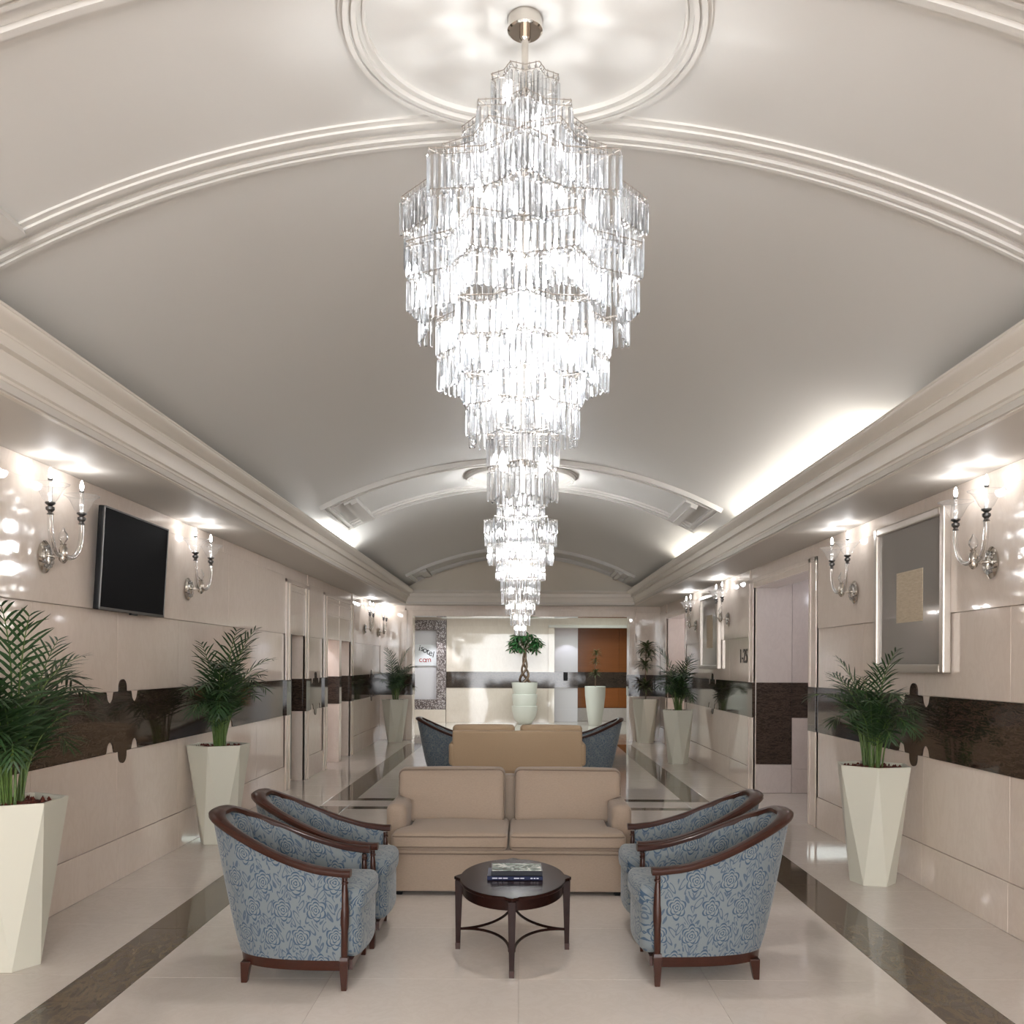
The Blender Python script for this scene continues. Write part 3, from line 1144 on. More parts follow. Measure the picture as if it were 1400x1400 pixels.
def chandelier(name, c, tiers, zc, label, nparts, sp=0.023, mat='crystal'):
    root = empty(name, (c[0], c[1], 0), 0, label, 'chandelier', 'crystal chandeliers')
    # canopy and stem
    MB().lathe([(0.0, zc + 0.0), (0.06, zc), (0.062, zc - 0.045), (0.055, zc - 0.05), (0.02, zc - 0.05), (0.0, zc - 0.05)], 32).build('canopy', MAT['chrome'], root, 30)
    MB().lathe([(0.02, zc - 0.05), (0.02, zc - 0.075), (0.012, zc - 0.08), (0.012, tiers[0][2] - 0.02), (0.02, tiers[0][2] - 0.03)], 16).build('stem', MAT['chrome'], root, 30)
    MB().tube([(0, 0, tiers[0][2]), (0, 0, tiers[-1][3] + 0.06)], 0.012, 10).build('spindle', MAT['chrome'], root)
    pm = prism_mesh(0.0185)
    me = pm.mesh('crystal_prism', MAT[mat])
    items = []
    for (R, rot, zt, zb, nr) in tiers:
        out = star(R, pi / 2 + (pi / 8 if rot else 0), sub=6)
        m = MB()
        h = (zt - zb) / nr
        for k in range(nr):
            path = [(p.x * (1 - 0.02 * k), p.y * (1 - 0.02 * k), zt - k * h + 0.004) for p in out]
            m.tube(path, 0.0018, 4, closed=True)
            if k == 0:
                m.tube([(x, y, z - 0.02) for x, y, z in path], 0.0014, 4, closed=True)
        pts = out + [out[0]]
        L = [0]
        for i in range(1, len(pts)):
            L.append(L[-1] + (pts[i] - pts[i - 1]).length)
        n = int(L[-1] / sp)
        for k in range(nr):
            sc_ = 1 - 0.02 * k
            for i in range(n):
                d = (i + 0.5 * (k % 2)) / n * L[-1]
                j = max(q for q in range(len(L) - 1) if L[q] <= d + 1e-9)
                f = (d - L[j]) / max(L[j + 1] - L[j], 1e-9)
                p = pts[j].lerp(pts[j + 1], f) * sc_
                ang = atan2(p.y, p.x) + pi / 2 + random.uniform(-0.3, 0.3)
                items.append((p.x, p.y, zt - k * h, ang, h * random.uniform(1.0, 1.06)))
                m.taper(p.x, p.y, zt - k * h - 0.016, 0.0011, zt - k * h + 0.008, 0.0011)
        # spokes
        for k in range(8):
            a = pi / 2 + (pi / 8 if rot else 0) + k * pi / 4
            m.tube([(0, 0, zt + 0.002), (R * cos(a), R * sin(a), zt + 0.002)], 0.002, 4)
        m.build('tier_frame', MAT['nickel'], root)
    # a second, inner curtain gives the depth seen through the outer one
    inner_items = []
    for (R, rot, zt, zb, nr) in tiers:
        if R < 0.2:
            continue
        n = int(2 * pi * R * 0.66 / (sp * 2.2))
        for i in range(n):
            a = 2 * pi * i / n
            inner_items.append((R * 0.66 * cos(a), R * 0.66 * sin(a), zt - 0.03, a, (zt - zb) * 0.62))
    order = sorted(range(len(items)), key=lambda i: items[i][1])
    front = set(order[:nparts])
    st = MB()
    for i, (x, y, z, a, h) in enumerate(items + inner_items):
        if i in front:
            place(me, 'crystal_prism', root, (x, y, z), (0, 0, a), (1, 1, h))
        else:
            ca, sa = cos(a), sin(a)
            st.add([(x + vx * ca - vy * sa, y + vx * sa + vy * ca, z + vzz * h) for vx, vy, vzz in pm.v], pm.f)
    o = st.build('crystal_curtain', MAT[mat], root)
    o['kind'] = 'stuff'
    bm_ = MB().lathe([(0.0, 0.0), (0.008, 0.0), (0.012, 0.012), (0.014, 0.03), (0.01, 0.05), (0.004, 0.062), (0.0, 0.064)], 10).mesh('bulb', MAT['bulb'], 'all')
    for (R, rot, zt, zb, nr) in tiers:
        nb = 8 if R > 0.35 else 6 if R > 0.25 else 4 if R > 0.15 else 2
        for k in range(nb):
            a = 2 * pi * k / nb + 0.3 + (0.4 if rot else 0)
            place(bm_, 'bulb', root, (R * 0.58 * cos(a), R * 0.58 * sin(a), zt - (zt - zb) * 0.55))
    return root


H0 = 1.65
T1 = [(0.126, 1, H0 + 2.03, H0 + 1.86, 1), (0.22, 0, H0 + 1.876, H0 + 1.72, 1), (0.30, 1, H0 + 1.75, H0 + 1.60, 1),
      (0.43, 0, H0 + 1.63, H0 + 1.377, 2), (0.425, 1, H0 + 1.40, H0 + 1.172, 2), (0.305, 0, H0 + 1.20, H0 + 0.955, 2),
      (0.21, 1, H0 + 0.99, H0 + 0.776, 2), (0.126, 0, H0 + 0.80, H0 + 0.571, 2)]
chandelier('chandelier', CH1, T1, ZA, 'large front tiered crystal chandelier hanging over the near seating group', 300)
T2 = [(0.126, 1, H0 + 2.05, H0 + 1.9, 1), (0.22, 0, H0 + 1.95, H0 + 1.82, 1), (0.30, 1, H0 + 1.86, H0 + 1.69, 1), (0.436, 0, H0 + 1.70, H0 + 1.39, 2), (0.42, 1, H0 + 1.40, H0 + 1.18, 2),
      (0.293, 0, H0 + 1.20, H0 + 0.985, 2), (0.25, 1, H0 + 1.0, H0 + 0.708, 2), (0.168, 0, H0 + 0.74, H0 + 0.587, 1),
      (0.125, 1, H0 + 0.60, H0 + 0.458, 1), (0.07, 0, H0 + 0.47, H0 + 0.337, 1)]
chandelier('chandelier', CH2, T2, ZA, 'second tiered crystal chandelier, hanging farther down the hall behind the front one', 300, 0.03, 'crystal_far')

# ---------------------------------------------------------------- wall sconces
def make_sconce():
    r = empty('wall_sconce', (0, 0, 0))
    G, C = MAT['glass'], MAT['chrome']
    m = MB().lathe([(0.0, 0.0), (0.075, 0.0), (0.08, 0.012), (0.055, 0.03), (0.03, 0.036), (0.0, 0.036)], 24)
    m.v = [(z, x, y * 1.3 - 0.03) for x, y, z in m.v]
    m.build('wall_plate', C, r, 40)
    m = MB()
    for k in range(12):
        a = 2 * pi * k / 12
        m.rbox((0.03, 0.05 * cos(a), 0.062 * sin(a) - 0.03), (0.012, 0.014, 0.014), 0.008, n=1)
    m.build('crystal_rosette', MAT['crystal'], r, True)
    MB().tube([(0.02, 0, -0.02), (0.08, 0, -0.03), (0.125, 0, -0.02)], 0.011, 10).build('bracket', C, r, True)
    MB().lathe([(0.0, -0.075), (0.012, -0.07), (0.026, -0.05), (0.026, 0.02), (0.016, 0.04), (0.022, 0.05), (0.0, 0.055)], 16, (0.125, 0, 0)).build('hub', C, r, 40)
    MB().lathe([(0.0, 0.05), (0.012, 0.055), (0.03, 0.085), (0.026, 0.115), (0.012, 0.135), (0.008, 0.15), (0.0, 0.155)], 12, (0.125, 0, 0)).build('crystal_finial', G, r, True)
    for s in (-1, 1):
        path = []
        for k in range(15):
            a = k / 14 * pi / 2
            path.append((0.125 + 0.02 * sin(a), s * (0.02 + 0.18 * sin(a)), -0.02 + 0.2 * (1 - cos(a)) - 0.03 * sin(2 * a)))
        path.append((0.145, s * 0.2, 0.215))
        a_ = MB().tube(path, 0.016, 10).build('glass_arm', G, r, True)
        MB().tube([(p[0], p[1], p[2]) for p in path], 0.0035, 6).build('core_wire', C, a_)
        x, y = 0.145, s * 0.2
        MB().lathe([(0.0, 0.20), (0.022, 0.205), (0.014, 0.215), (0.014, 0.222), (0.026, 0.235), (0.026, 0.25), (0.012, 0.258), (0.03, 0.272), (0.03, 0.28), (0.0, 0.28)], 16, (x, y, 0)).build('knop', MAT['dark_metal'], r, 40)
        # fluted flaring cup
        n = 24
        rws = []
        for z, rr in ((0.278, 0.022), (0.30, 0.042), (0.33, 0.056), (0.36, 0.07), (0.385, 0.092), (0.392, 0.106)):
            rws.append([(x + rr * (1 + 0.05 * (k % 2)) * cos(2 * pi * k / n), y + rr * (1 + 0.05 * (k % 2)) * sin(2 * pi * k / n), z) for k in range(n)])
        m = MB()
        m.grid(rws, False, True)
        m.tube(rws[-1], 0.0022, 5, closed=True)
        m.build('glass_cup', MAT['thin_glass'], r, True)
        MB().lathe([(0.0, 0.275), (0.0115, 0.275), (0.0115, 0.415), (0.0, 0.415)], 14, (x, y, 0)).build('candle_tube', MAT['glass'], r, 40)
        MB().lathe([(0.0, 0.412), (0.014, 0.412), (0.014, 0.425), (0.0, 0.425)], 14, (x, y, 0)).build('candle_collar', MAT['dark_metal'], r, 40)
        MB().lathe([(0.0, 0.425), (0.007, 0.427), (0.013, 0.445), (0.0125, 0.46), (0.006, 0.485), (0.0, 0.495)], 14, (x, y, 0)).build('bulb', MAT['bulb'], r, 'all')
    return r


LZ = 2.345
sp_ = [(-1, 5.79, 'glass sconce on the left wall between the near palm and the television'),
       (-1, 8.29, 'glass sconce on the left wall just past the far edge of the television'),
       (-1, 17.7, 'glass sconce on the left wall past the three narrow openings'),
       (-1, 19.45, 'glass sconce in the far left corner above the small palm'),
       (1, 5.85, 'glass sconce on the right wall at the near edge of the large picture'),
       (1, 8.25, 'glass sconce on the right wall at the far edge of the large picture'),
       (1, 13.24, 'glass sconce on the right wall between the 1-25 sign and the small picture'),
       (1, 15.65, 'glass sconce on the right wall beyond the small picture')]
sc0 = make_sconce()
for i, (sg, y, lab) in enumerate(sp_):
    loc = (sg * (W - 0.008), y, LZ)
    rz = 0 if sg < 0 else pi
    if i == 0:
        s_ = sc0
        s_.location = loc
        s_.rotation_euler = (0, 0, rz)
        tag(s_, lab, 'wall lamp', 'two-arm glass sconces')
    else:
        s_ = dup(sc0, loc, rz, lab)
    for d in (-0.2, 0.2):
        light('candle_light', 'POINT', (sg * (W - 0.155), y + d, LZ + 0.46), 1.05 if y < 10 else 1.5, (0.97, 0.98, 1), 0.03)

# ---------------------------------------------------------------- television and pictures
tv = empty('television', (-W - 0.03, 6.97, 2.39), 0, 'black flat television on the left marble wall between two sconces', 'television')
m = MB().rbox((0.11, 0, 0), (0.022, 0.58, 0.365), 0.008, n=2)
body = m.build('casing', MAT['black'], tv, True)
body.rotation_euler = (0, radians(3), 0)
b = MB().box(0.128, 0.138, -0.58, 0.58, 0.353, 0.365).box(0.128, 0.138, -0.58, 0.58, -0.365, -0.345).box(0.128, 0.138, -0.58, -0.57, -0.365, 0.365).box(0.128, 0.138, 0.57, 0.58, -0.365, 0.365).build('bezel', MAT['dark_metal'], body, bevel=0.002)
MB().box(0.128, 0.1335, -0.57, 0.57, -0.345, 0.353).build('screen', MAT['screen'], body)
MB().box(0.12, 0.14, -0.06, 0.06, -0.378, -0.362).build('sensor_bar', MAT['black'], body, bevel=0.003)
MB().box(0.04, 0.09, -0.2, 0.2, -0.15, 0.15).build('wall_bracket', MAT['black'], tv, bevel=0.004)


def picture(yc, w, z0, z1, lab, art):
    r = empty('framed_picture', (W - 0.012, yc, (z0 + z1) / 2), 0, lab, 'picture', 'silver framed pictures')
    hw, hh = w / 2, (z1 - z0) / 2
    fw = 0.065
    for (a0, a1, b0, b1) in ((-hw, -hw + fw, -hh, hh), (hw - fw, hw, -hh, hh)):
        MB().box(-0.05, 0.015, a0, a1, b0, b1).build('frame_stile', MAT['silver_frame'], r, bevel=0.012)
    for (b0, b1) in ((-hh, -hh + fw), (hh - fw, hh)):
        MB().box(-0.05, 0.015, -hw + fw, hw - fw, b0, b1).build('frame_rail', MAT['silver_frame'], r, bevel=0.012)
    mt = MB().box(-0.02, 0.01, -hw + fw - 0.004, hw - fw + 0.004, -hh + fw - 0.004, hh - fw + 0.004).build('glazed_mat', MAT['grey_mat'], r)
    m = MB().box(-0.024, -0.019, *art)
    m.build('canvas', MAT['art'], mt)
    return r


picture(7.06, 1.27, 1.60, 2.79, 'large silver framed picture with a beige panel on the right wall', (-0.25, 0.22, -0.205, 0.19))
picture(14.46, 1.38, 1.59, 2.77, 'silver framed picture farther down the right wall, just past the 1-25 sign', (-0.22, 0.22, -0.26, 0.26))

# ---------------------------------------------------------------- armchairs
XF, XB_TOP, XB_BOT = 0.335, -0.395, -0.245


def U(th, xb, w, xf=XF, n=2.7):
    e = 2 / n
    s_, c_ = sin(th), cos(th)
    return xf - (xf - xb) * abs(s_) ** e, w * (1 if c_ >= 0 else -1) * abs(c_) ** e


def rail_z(x):
    u = max(0, min(1, (XF - x) / (XF - XB_TOP)))
    return 0.597 + 0.262 * u ** 1.6 * (1 + 0.45 * u * (1 - u))


def make_armchair():
    r = empty('armchair', (0, 0, 0))
    N = 44
    ths = [pi * k / N for k in range(N + 1)]
    M_ = 10
    # outer upholstery
    def outer(th, v, off=0.0):
        xt, yt = U(th, XB_TOP + off, 0.312 - off)
        xb, yb = U(th, XB_BOT + off, 0.287 - off)
        zt = rail_z(U(th, XB_TOP, 0.312)[0]) - 0.015
        z = 0.15 + (zt - 0.15) * v
        k = v ** 0.85
        return (xb + (xt - xb) * k, yb + (yt - yb) * k, z)
    rows_, uvs = [], []
    acc = 0
    last = None
    for th in ths:
        p0 = Vector(outer(th, 1))
        if last is not None:
            acc += (p0 - last).length
        last = p0
        row = [outer(th, j / M_) for j in range(M_ + 1)]
        rows_.append(row)
        uvs.append([(acc, p[2]) for p in row])
    m = MB().grid(rows_, uvs=uvs)
    m.build('outer_upholstery', MAT['floral'], r, 'all')
    # inner padded lining with upright channels
    rows_, uvs = [], []
    acc = 0
    N2 = 120
    last = None
    for k in range(N2 + 1):
        th = pi * k / N2
        chan = abs(sin(th * 9)) ** 0.5
        off = 0.045 + 0.03 * chan
        p0 = Vector(outer(th, 1, off))
        if last is not None:
            acc += (p0 - last).length
        last = p0
        row = []
        for j in range(M_ + 1):
            v = j / M_
            zt = rail_z(U(th, XB_TOP, 0.312)[0]) - 0.012
            x, y, _ = outer(th, v, off)
            xo, yo, _ = outer(th, v, 0.02)
            f = max(0, (v - 0.85) / 0.15) ** 2
            z = 0.38 + (zt - 0.38) * v
            row.append((x + (xo - x) * f * 0.6, y + (yo - y) * f * 0.6, z))
        rows_.append(row)
        uvs.append([(acc + 0.03, p[2] + 0.06) for p in row])
    MB().grid(rows_[::-1], uvs=uvs[::-1]).build('inner_upholstery', MAT['floral'], r, 'all')
    # front edges of the arms
    m = MB()
    for th, sg in ((0, 1), (pi, -1)):
        q = []
        for j in range(M_ + 1):
            v = j / M_
            a = outer(th, v)
            b = outer(th, v, 0.075)
            q.append([(a[0], a[1], a[2]), (b[0] + 0.005, b[1], a[2])])
        m.grid(q if sg < 0 else [x[::-1] for x in q], uvs=[[(p[1], p[2]) for p in x] for x in q])
    m.build('arm_front', MAT['floral'], r)
    # show-wood top rail
    fr = []
    for k in range(N * 2 + 1):
        th = pi * k / (N * 2)
        x, y = U(th, XB_TOP - 0.004, 0.316)
        z = rail_z(x)
        x2, y2 = U(min(pi, th + 0.01), XB_TOP - 0.004, 0.316)
        x1, y1 = U(max(0, th - 0.01), XB_TOP - 0.004, 0.316)
        t = Vector((x2 - x1, y2 - y1, 0)).normalized()
        nrm = Vector((-t.y, t.x, 0))          # points to the inside
        wide = 1 + 0.45 * sin(th) ** 6
        fr.append(((x, y, z), nrm * wide, Vector((0, 0, 1))))
    prof = [(-0.008, -0.020), (0.040, -0.020), (0.048, -0.012), (0.048, 0.006), (0.040, 0.014), (0.018, 0.019), (-0.004, 0.014), (-0.012, 0.004), (-0.012, -0.012)]
    # carry the rail slightly past the posts
    o0 = Vector(fr[0][0]) + Vector((0.045, 0, 0))
    o1 = Vector(fr[-1][0]) + Vector((0.045, 0, 0))
    fr = [(o0, Vector((0, -1, 0)), fr[0][2])] + [(fr[0][0], Vector((0, -1, 0)), fr[0][2])] + fr[2:-2] + [(fr[-1][0], Vector((0, 1, 0)), fr[0][2])] + [(o1, Vector((0, 1, 0)), fr[0][2])]
    MB().sweep(prof, fr).build('top_rail', MAT['mahogany'], r, 35)
    # base rail
    rw = []
    for z, ins in ((0.095, 0.012), (0.15, 0.004), (0.15, 0.04), (0.095, 0.04)):
        rw.append([(U(th, XB_BOT + ins, 0.287 - ins)[0], U(th, XB_BOT + ins, 0.287 - ins)[1], z) for th in ths])
    m = MB().grid(rw, True, False)
    m.box(XF - 0.02, XF + 0.05, -0.27, 0.27, 0.10, 0.15)
    m.build('base_rail', MAT['mahogany'], r, 30)
    # posts and legs
    for s in (-1, 1):
        y = s * 0.286
        x = XF + 0.012
        m = MB()
        prof = [(0.012, 0.16), (0.017, 0.175), (0.0185, 0.30), (0.023, 0.34), (0.023, 0.40), (0.017, 0.50), (0.013, 0.535), (0.019, 0.54), (0.019, 0.55), (0.014, 0.553), (0.014, 0.57)]
        m.lathe(prof, 16, (x, y, 0))
        m.taper(x, y, 0.15, 0.021, 0.17, 0.019)
        m.build('arm_post', MAT['mahogany'], r, 40)
        MB().taper(x, y, 0.0, 0.013, 0.155, 0.024, x, y).build('leg', MAT['mahogany'], r, bevel=0.003)
        MB().taper(-0.19, s * 0.17, 0.0, 0.015, 0.11, 0.026, -0.18, s * 0.168).build('leg', MAT['mahogany'], r, bevel=0.003)
    # seat
    def wp(o):
        # bowed front
        o = Vector(o)
        if o.x > 0.1:
            o.x += 0.03 * (1 - (o.y / 0.25) ** 2)
        return o
    m = MB().rbox((0.17, 0, 0.30), (0.245, 0.25, 0.15), 0.045, (0, 0, 0.0), 8, wp, 3)
    m.build('seat_base', MAT['floral'], r, 'all')
    m = MB().rbox((0.125, 0, 0.445), (0.305, 0.245, 0.055), 0.04, (0, 0, 0.02), 8, wp, 2)
    cu = m.build('seat_cushion', MAT['floral'], r, 'all')
    pts = [(0.43 + 0.03 * (1 - (y / 0.25) ** 2) - 0.004, y, 0.468) for y in [-0.24 + 0.48 * k / 12 for k in range(13)]]
    MB().tube(pts, 0.005, 6).build('piping', MAT['floral'], cu)
    return r


ac = make_armchair()
chairs = [(-1.225, 4.895, 0, 'blue floral tub armchair nearest the camera on the left of the coffee table'),
          (-1.20, 5.57, 0.02, 'blue floral tub armchair on the left standing between its twin and the sofa'),
          (1.06, 4.98, pi, 'blue floral tub armchair nearest the camera on the right of the coffee table'),
          (1.08, 5.655, pi - 0.02, 'blue floral tub armchair on the right standing between its twin and the sofa'),
          (-1.10, 13.35, 0.0, 'far blue armchair showing at the left end of the farther sofa'),
          (1.10, 13.35, pi, 'far blue armchair showing at the right end of the farther sofa')]
for i, (x, y, rz, lab) in enumerate(chairs):
    if i == 0:
        ac.location = (x, y, 0)
        ac.rotation_euler = (0, 0, rz)
        tag(ac, lab, 'armchair', 'blue floral tub armchairs')
    else:
        dup(ac, (x, y, 0), rz, lab)

# ---------------------------------------------------------------- sofas (local: front towards -y, origin at front centre)
def make_sofa(cloth):
    r = empty('sofa', (0, 0, 0))
    P = MAT['piping']
    MB().rbox((0, 0.44, 0.165), (0.835, 0.43, 0.135), 0.012, n=3).build('base', cloth, r, True)
    sd = MB().rbox((0, 0.44, 0.313), (0.842, 0.440, 0.013), 0.01, n=3).build('seat_deck', cloth, r, True)
    MB().tube([(-0.836, 0.004, 0.299), (-0.82, -0.0005, 0.299), (0.82, -0.0005, 0.299), (0.836, 0.004, 0.299)], 0.004, 6).build('piping', P, sd, True)
    MB().rbox((0, 0.83, 0.50), (0.855, 0.075, 0.27), 0.03, n=4).build('back_frame', cloth, r, True)
    for s in (-1, 1):
        for y in (0.06, 0.8):
            MB().taper(s * 0.78, y, 0.0, 0.02, 0.04, 0.026).build('foot', MAT['black'], r)
        MB().rbox((s * 0.83, 0.56, 0.46), (0.075, 0.34, 0.155), 0.05, (0, 0, 0.0), 4).build('arm', cloth, r, True)
        # seat cushion with its ear in front of the arm
        def wp(o, s=s):
            o = Vector(o)
            if o.y > -0.14 and o.x * s > 0.3:
                f = min(1, (o.y + 0.14) / 0.04)
                o.x -= s * 0.095 * f * min(1, (o.x * s - 0.3) / 0.1)
            return o
        c = MB().rbox((s * 0.42, 0.34, 0.386), (0.414, 0.36, 0.062), 0.035, (0, 0, 0.022), 10, wp).build('seat_cushion', cloth, r, 'all')
        m = MB()
        for z in (0.425, 0.35):
            m.tube([(s * 0.42 - 0.40, -0.006, z), (s * 0.42 - 0.385, -0.018, z), (s * 0.42, -0.022, z), (s * 0.42 + 0.385, -0.018, z), (s * 0.42 + 0.40, -0.006, z)], 0.005, 6)
        m.build('piping', P, c, True)
        # back cushion, wider above the arm
        def wq(o, s=s):
            o = Vector(o)
            if o.z < 0.0 and o.x * s > 0.1:
                f = min(1, -o.z / 0.03)
                o.x -= s * 0.085 * f * min(1, (o.x * s - 0.1) / 0.15)
            o.y += (o.z + 0.2) * 0.16
            return o
        c = MB().rbox((s * 0.445, 0.62, 0.635), (0.415, 0.085, 0.205), 0.05, (0, 0.035, 0.008), 10, wq).build('back_cushion', cloth, r, 'all')
        c.rotation_euler = (0, radians(0.4 * s), 0)
        hx, hz = 0.405, 0.195
        pts = []
        for k in range(6):
            a = pi * k / 10
            pts.append((s * 0.445 + (hx - 0.04) + 0.04 * cos(a), hz - 0.04 + 0.04 * sin(a)))
        for k in range(6):
            a = pi / 2 + pi * k / 10
            pts.append((s * 0.445 - (hx - 0.04) + 0.04 * cos(a), hz - 0.04 + 0.04 * sin(a)))
        for k in range(4):
            a = pi + pi * k / 6
            pts.append((s * 0.445 - (hx - 0.03) + 0.03 * cos(a), -hz + 0.03 + 0.03 * sin(a)))
        for k in range(4):
            a = 1.5 * pi + pi * k / 6
            pts.append((s * 0.445 + (hx - 0.03) + 0.03 * cos(a), -hz + 0.03 + 0.03 * sin(a)))
        # sharpen: insert the notch above the arm
        q = []
        for x, z in pts:
            xx = x
            if z < 0.0 and (x - s * 0.445) * s > 0.1:
                xx = x - s * 0.085
            q.append((xx, 0.555 + (z + 0.2) * 0.16 - 0.005, 0.635 + z))
        if s > 0:
            q = q[:1] + q[1:] + [(s * 0.445 + s * (hx - 0.085), 0.587 - 0.005, 0.61), (s * 0.445 + s * (hx), 0.587, 0.65)]
        else:
            i = 12
            q = q[:i] + [(s * 0.445 + s * (hx), 0.587, 0.65), (s * 0.445 + s * (hx - 0.085), 0.587 - 0.005, 0.61)] + q[i:]
        MB().tube(q, 0.005, 6, closed=True).build('piping', P, c, True)
    return r


s1 = make_sofa(MAT['sofa'])
s1.location = (-0.075, 6.49, 0)
tag(s1, 'beige two-seat sofa facing the camera behind the dark coffee table', 'sofa', 'beige sofas')
s2 = make_sofa(MAT['sofa_back'])
s2.location = (-0.03, 12.92, 0)
s2.rotation_euler = (0, 0, pi)
tag(s2, 'tan sofa seen from behind its back in the farther seating group', 'sofa', 'beige sofas')

# ---------------------------------------------------------------- coffee table and books
tb = empty('coffee_table', (-0.036, 5.3, 0), 0, 'dark oval wooden coffee table with curved stretchers in front of the sofa', 'table')
TA, TB_ = 0.305, 0.475


def oval(a, b, n=72, ears=0.0):
    o = []
    for k in range(n):
        t_ = 2 * pi * k / n
        e = 0
        for q in range(4):
            d = abs((t_ - q * pi / 2 + pi) % (2 * pi) - pi)
            e = max(e, max(0, 1 - (d / 0.1) ** 2))
        o.append(((a + ears * e) * cos(t_), (b + ears * e) * sin(t_)))
    return o


m = MB().poly(oval(TA, TB_, 96, 0.035), 'z', 0.400, 0.42)
m.build('tabletop', MAT['table_wood'], tb, bevel=0.005)
MB().poly(oval(TA - 0.012, TB_ - 0.012), 'z', 0.345, 0.401).build('apron', MAT['table_wood'], tb, 30)
legs = [(TA + 0.006, 0), (-TA - 0.006, 0), (0, TB_ + 0.006), (0, -TB_ - 0.006)]
for x, y in legs:
    k = 1.015
    lg = MB().taper(x * k, y * k, 0.0, 0.0125, 0.40, 0.022, x, y).build('leg', MAT['table_wood'], tb, bevel=0.003)
    MB().taper(x * k, y * k, 0.0, 0.0135, 0.035, 0.0145, x * k, y * k).build('ferrule', MAT['mahogany'], lg)
for sx in (-1, 1):
    for sy in (-1, 1):
        pts = []
        for k in range(17):
            t_ = pi / 2 * k / 16
            # inward bowed quarter: starts at the side leg and sweeps to the end leg
            pts.append((sx * (TA - 0.01) * (1 - sin(t_) ** 1.0) ** 1.0 * 0.98 + sx * 0.012, sy * (TB_ - 0.0) * (1 - cos(t_)) * 0.97 + sy * 0.0, 0.115 + 0.015 * sin(t_)))
        MB().tube(pts, 0.008, 8).build('stretcher', MAT['table_wood'], tb, True)
for i, (dx, lab, c, dz, h) in enumerate(((0.0, 'navy blue book at the bottom of the pair on the coffee table', lin(22, 30, 62), 0, 0.026), (0.008, 'book with a pale picture cover on top of the navy book', lin(28, 30, 36), 0.026, 0.028))):
    bk = empty('book', (-0.022 + dx, 5.30, 0.42 + dz), 0.02 * i, lab, 'book')
    hw = 0.158 - 0.012 * i
    cv = plain('book_cover_%d' % i, c, 0.35, **{'Specular_IOR_Level': 0.15})
    m = MB().box(-hw, hw, -0.105, 0.105, 0, 0.003).box(-hw, hw, -0.105, 0.105, h - 0.003, h).box(-hw, hw, -0.105, -0.101, 0, h)
    m.build('cover', cv, bk)
    MB().box(-hw + 0.004, hw - 0.004, -0.100, 0.100, 0.003, h - 0.003).build('page_block', plain('paper_%d' % i, lin(228, 224, 214), 0.7), bk)
    if i == 0:
        m = MB()
        x = -0.13
        for k, wdt in enumerate((0.03, 0.02, 0.026, 0.0, 0.03, 0.022, 0.0, 0.012, 0.01, 0.012)):
            if wdt:
                m.box(x, x + wdt, -0.1058, -0.1045, 0.010, 0.016)
            x += wdt + 0.006 if wdt else 0.03
        m.build('spine_lettering', plain('pale_foil', lin(190, 190, 200), 0.4), bk)
    else:
        t = NT('cover_photo')
        n = t.noise(t.pos((1, 1, 1), obj=True), 12, 4, 0.6, 1.5)
        t.base(t.ramp(n, [(0.35, lin(40, 50, 50)), (0.5, lin(150, 165, 160)), (0.62, lin(232, 236, 232))]))
        t.set(Roughness=0.12)
        MB().box(-hw + 0.006, hw - 0.006, -0.098, 0.098, h - 0.001, h + 0.0008).build('cover_picture', t.m, bk)

# ---------------------------------------------------------------- planters and plants
def planter_mesh(hz, rt, rb, phi):
    m = MB()
    n = 6
    top = [(rt * cos(phi + 2 * pi * k / n), rt * sin(phi + 2 * pi * k / n), hz) for k in range(n)]
    bot = [(rb * cos(phi + pi / n + 2 * pi * k / n), rb * sin(phi + pi / n + 2 * pi * k / n), 0) for k in range(n)]
    tin = [(x * 0.93, y * 0.93, hz) for x, y, z in top]
    tin2 = [(x * 0.90, y * 0.90, hz - 0.05) for x, y, z in top]
    vs = top + bot + tin + tin2
    fs = []
    for k in range(n):
        k2 = (k + 1) % n
        fs.append((n + k, k2, k))
        fs.append((n + k, n + k2, k2))
        fs.append((k, k2, 2 * n + k2, 2 * n + k))
        fs.append((2 * n + k, 2 * n + k2, 3 * n + k2, 3 * n + k))
    fs.append(tuple(n + k for k in range(n))[::-1])
    m.add(vs, fs)
    return m


def soil(parent, r, z, n=6, phi=0.0):
    m = MB()
    rws = [[(0, 0, z + 0.02)] * (n * 4)]
    for q in (0.35, 0.7, 1.0):
        row = []
        for k in range(n * 4):
            a = phi + 2 * pi * k / (n * 4)
            apo = cos(pi / n) / cos(((a - phi) % (2 * pi / n)) - pi / n)
            row.append((r * q * apo * cos(a), r * q * apo * sin(a), z + 0.02 * (1 - q) + random.uniform(-0.004, 0.008)))
        rws.append(row)
    m.grid(rws, False, True)
    rng = random.Random(3)
    for k in range(90):
        a, q = rng.uniform(0, 2 * pi), r * 0.82 * sqrt(rng.random())
        x, y = q * cos(a), q * sin(a)
        s_ = rng.uniform(0.008, 0.018)
        b = rng.uniform(0, 3)
        m.add([(x + s_ * cos(b), y + s_ * sin(b), z + 0.012), (x - s_ * sin(b) * 0.6, y + s_ * cos(b) * 0.6, z + 0.02), (x - s_ * cos(b), y - s_ * sin(b), z + 0.014), (x, y, z + 0.034)], [(0, 1, 3), (1, 2, 3), (2, 0, 3)])
    o = m.build('bark_chips', MAT['soil'], parent)
    o['kind'] = 'stuff'
    return o


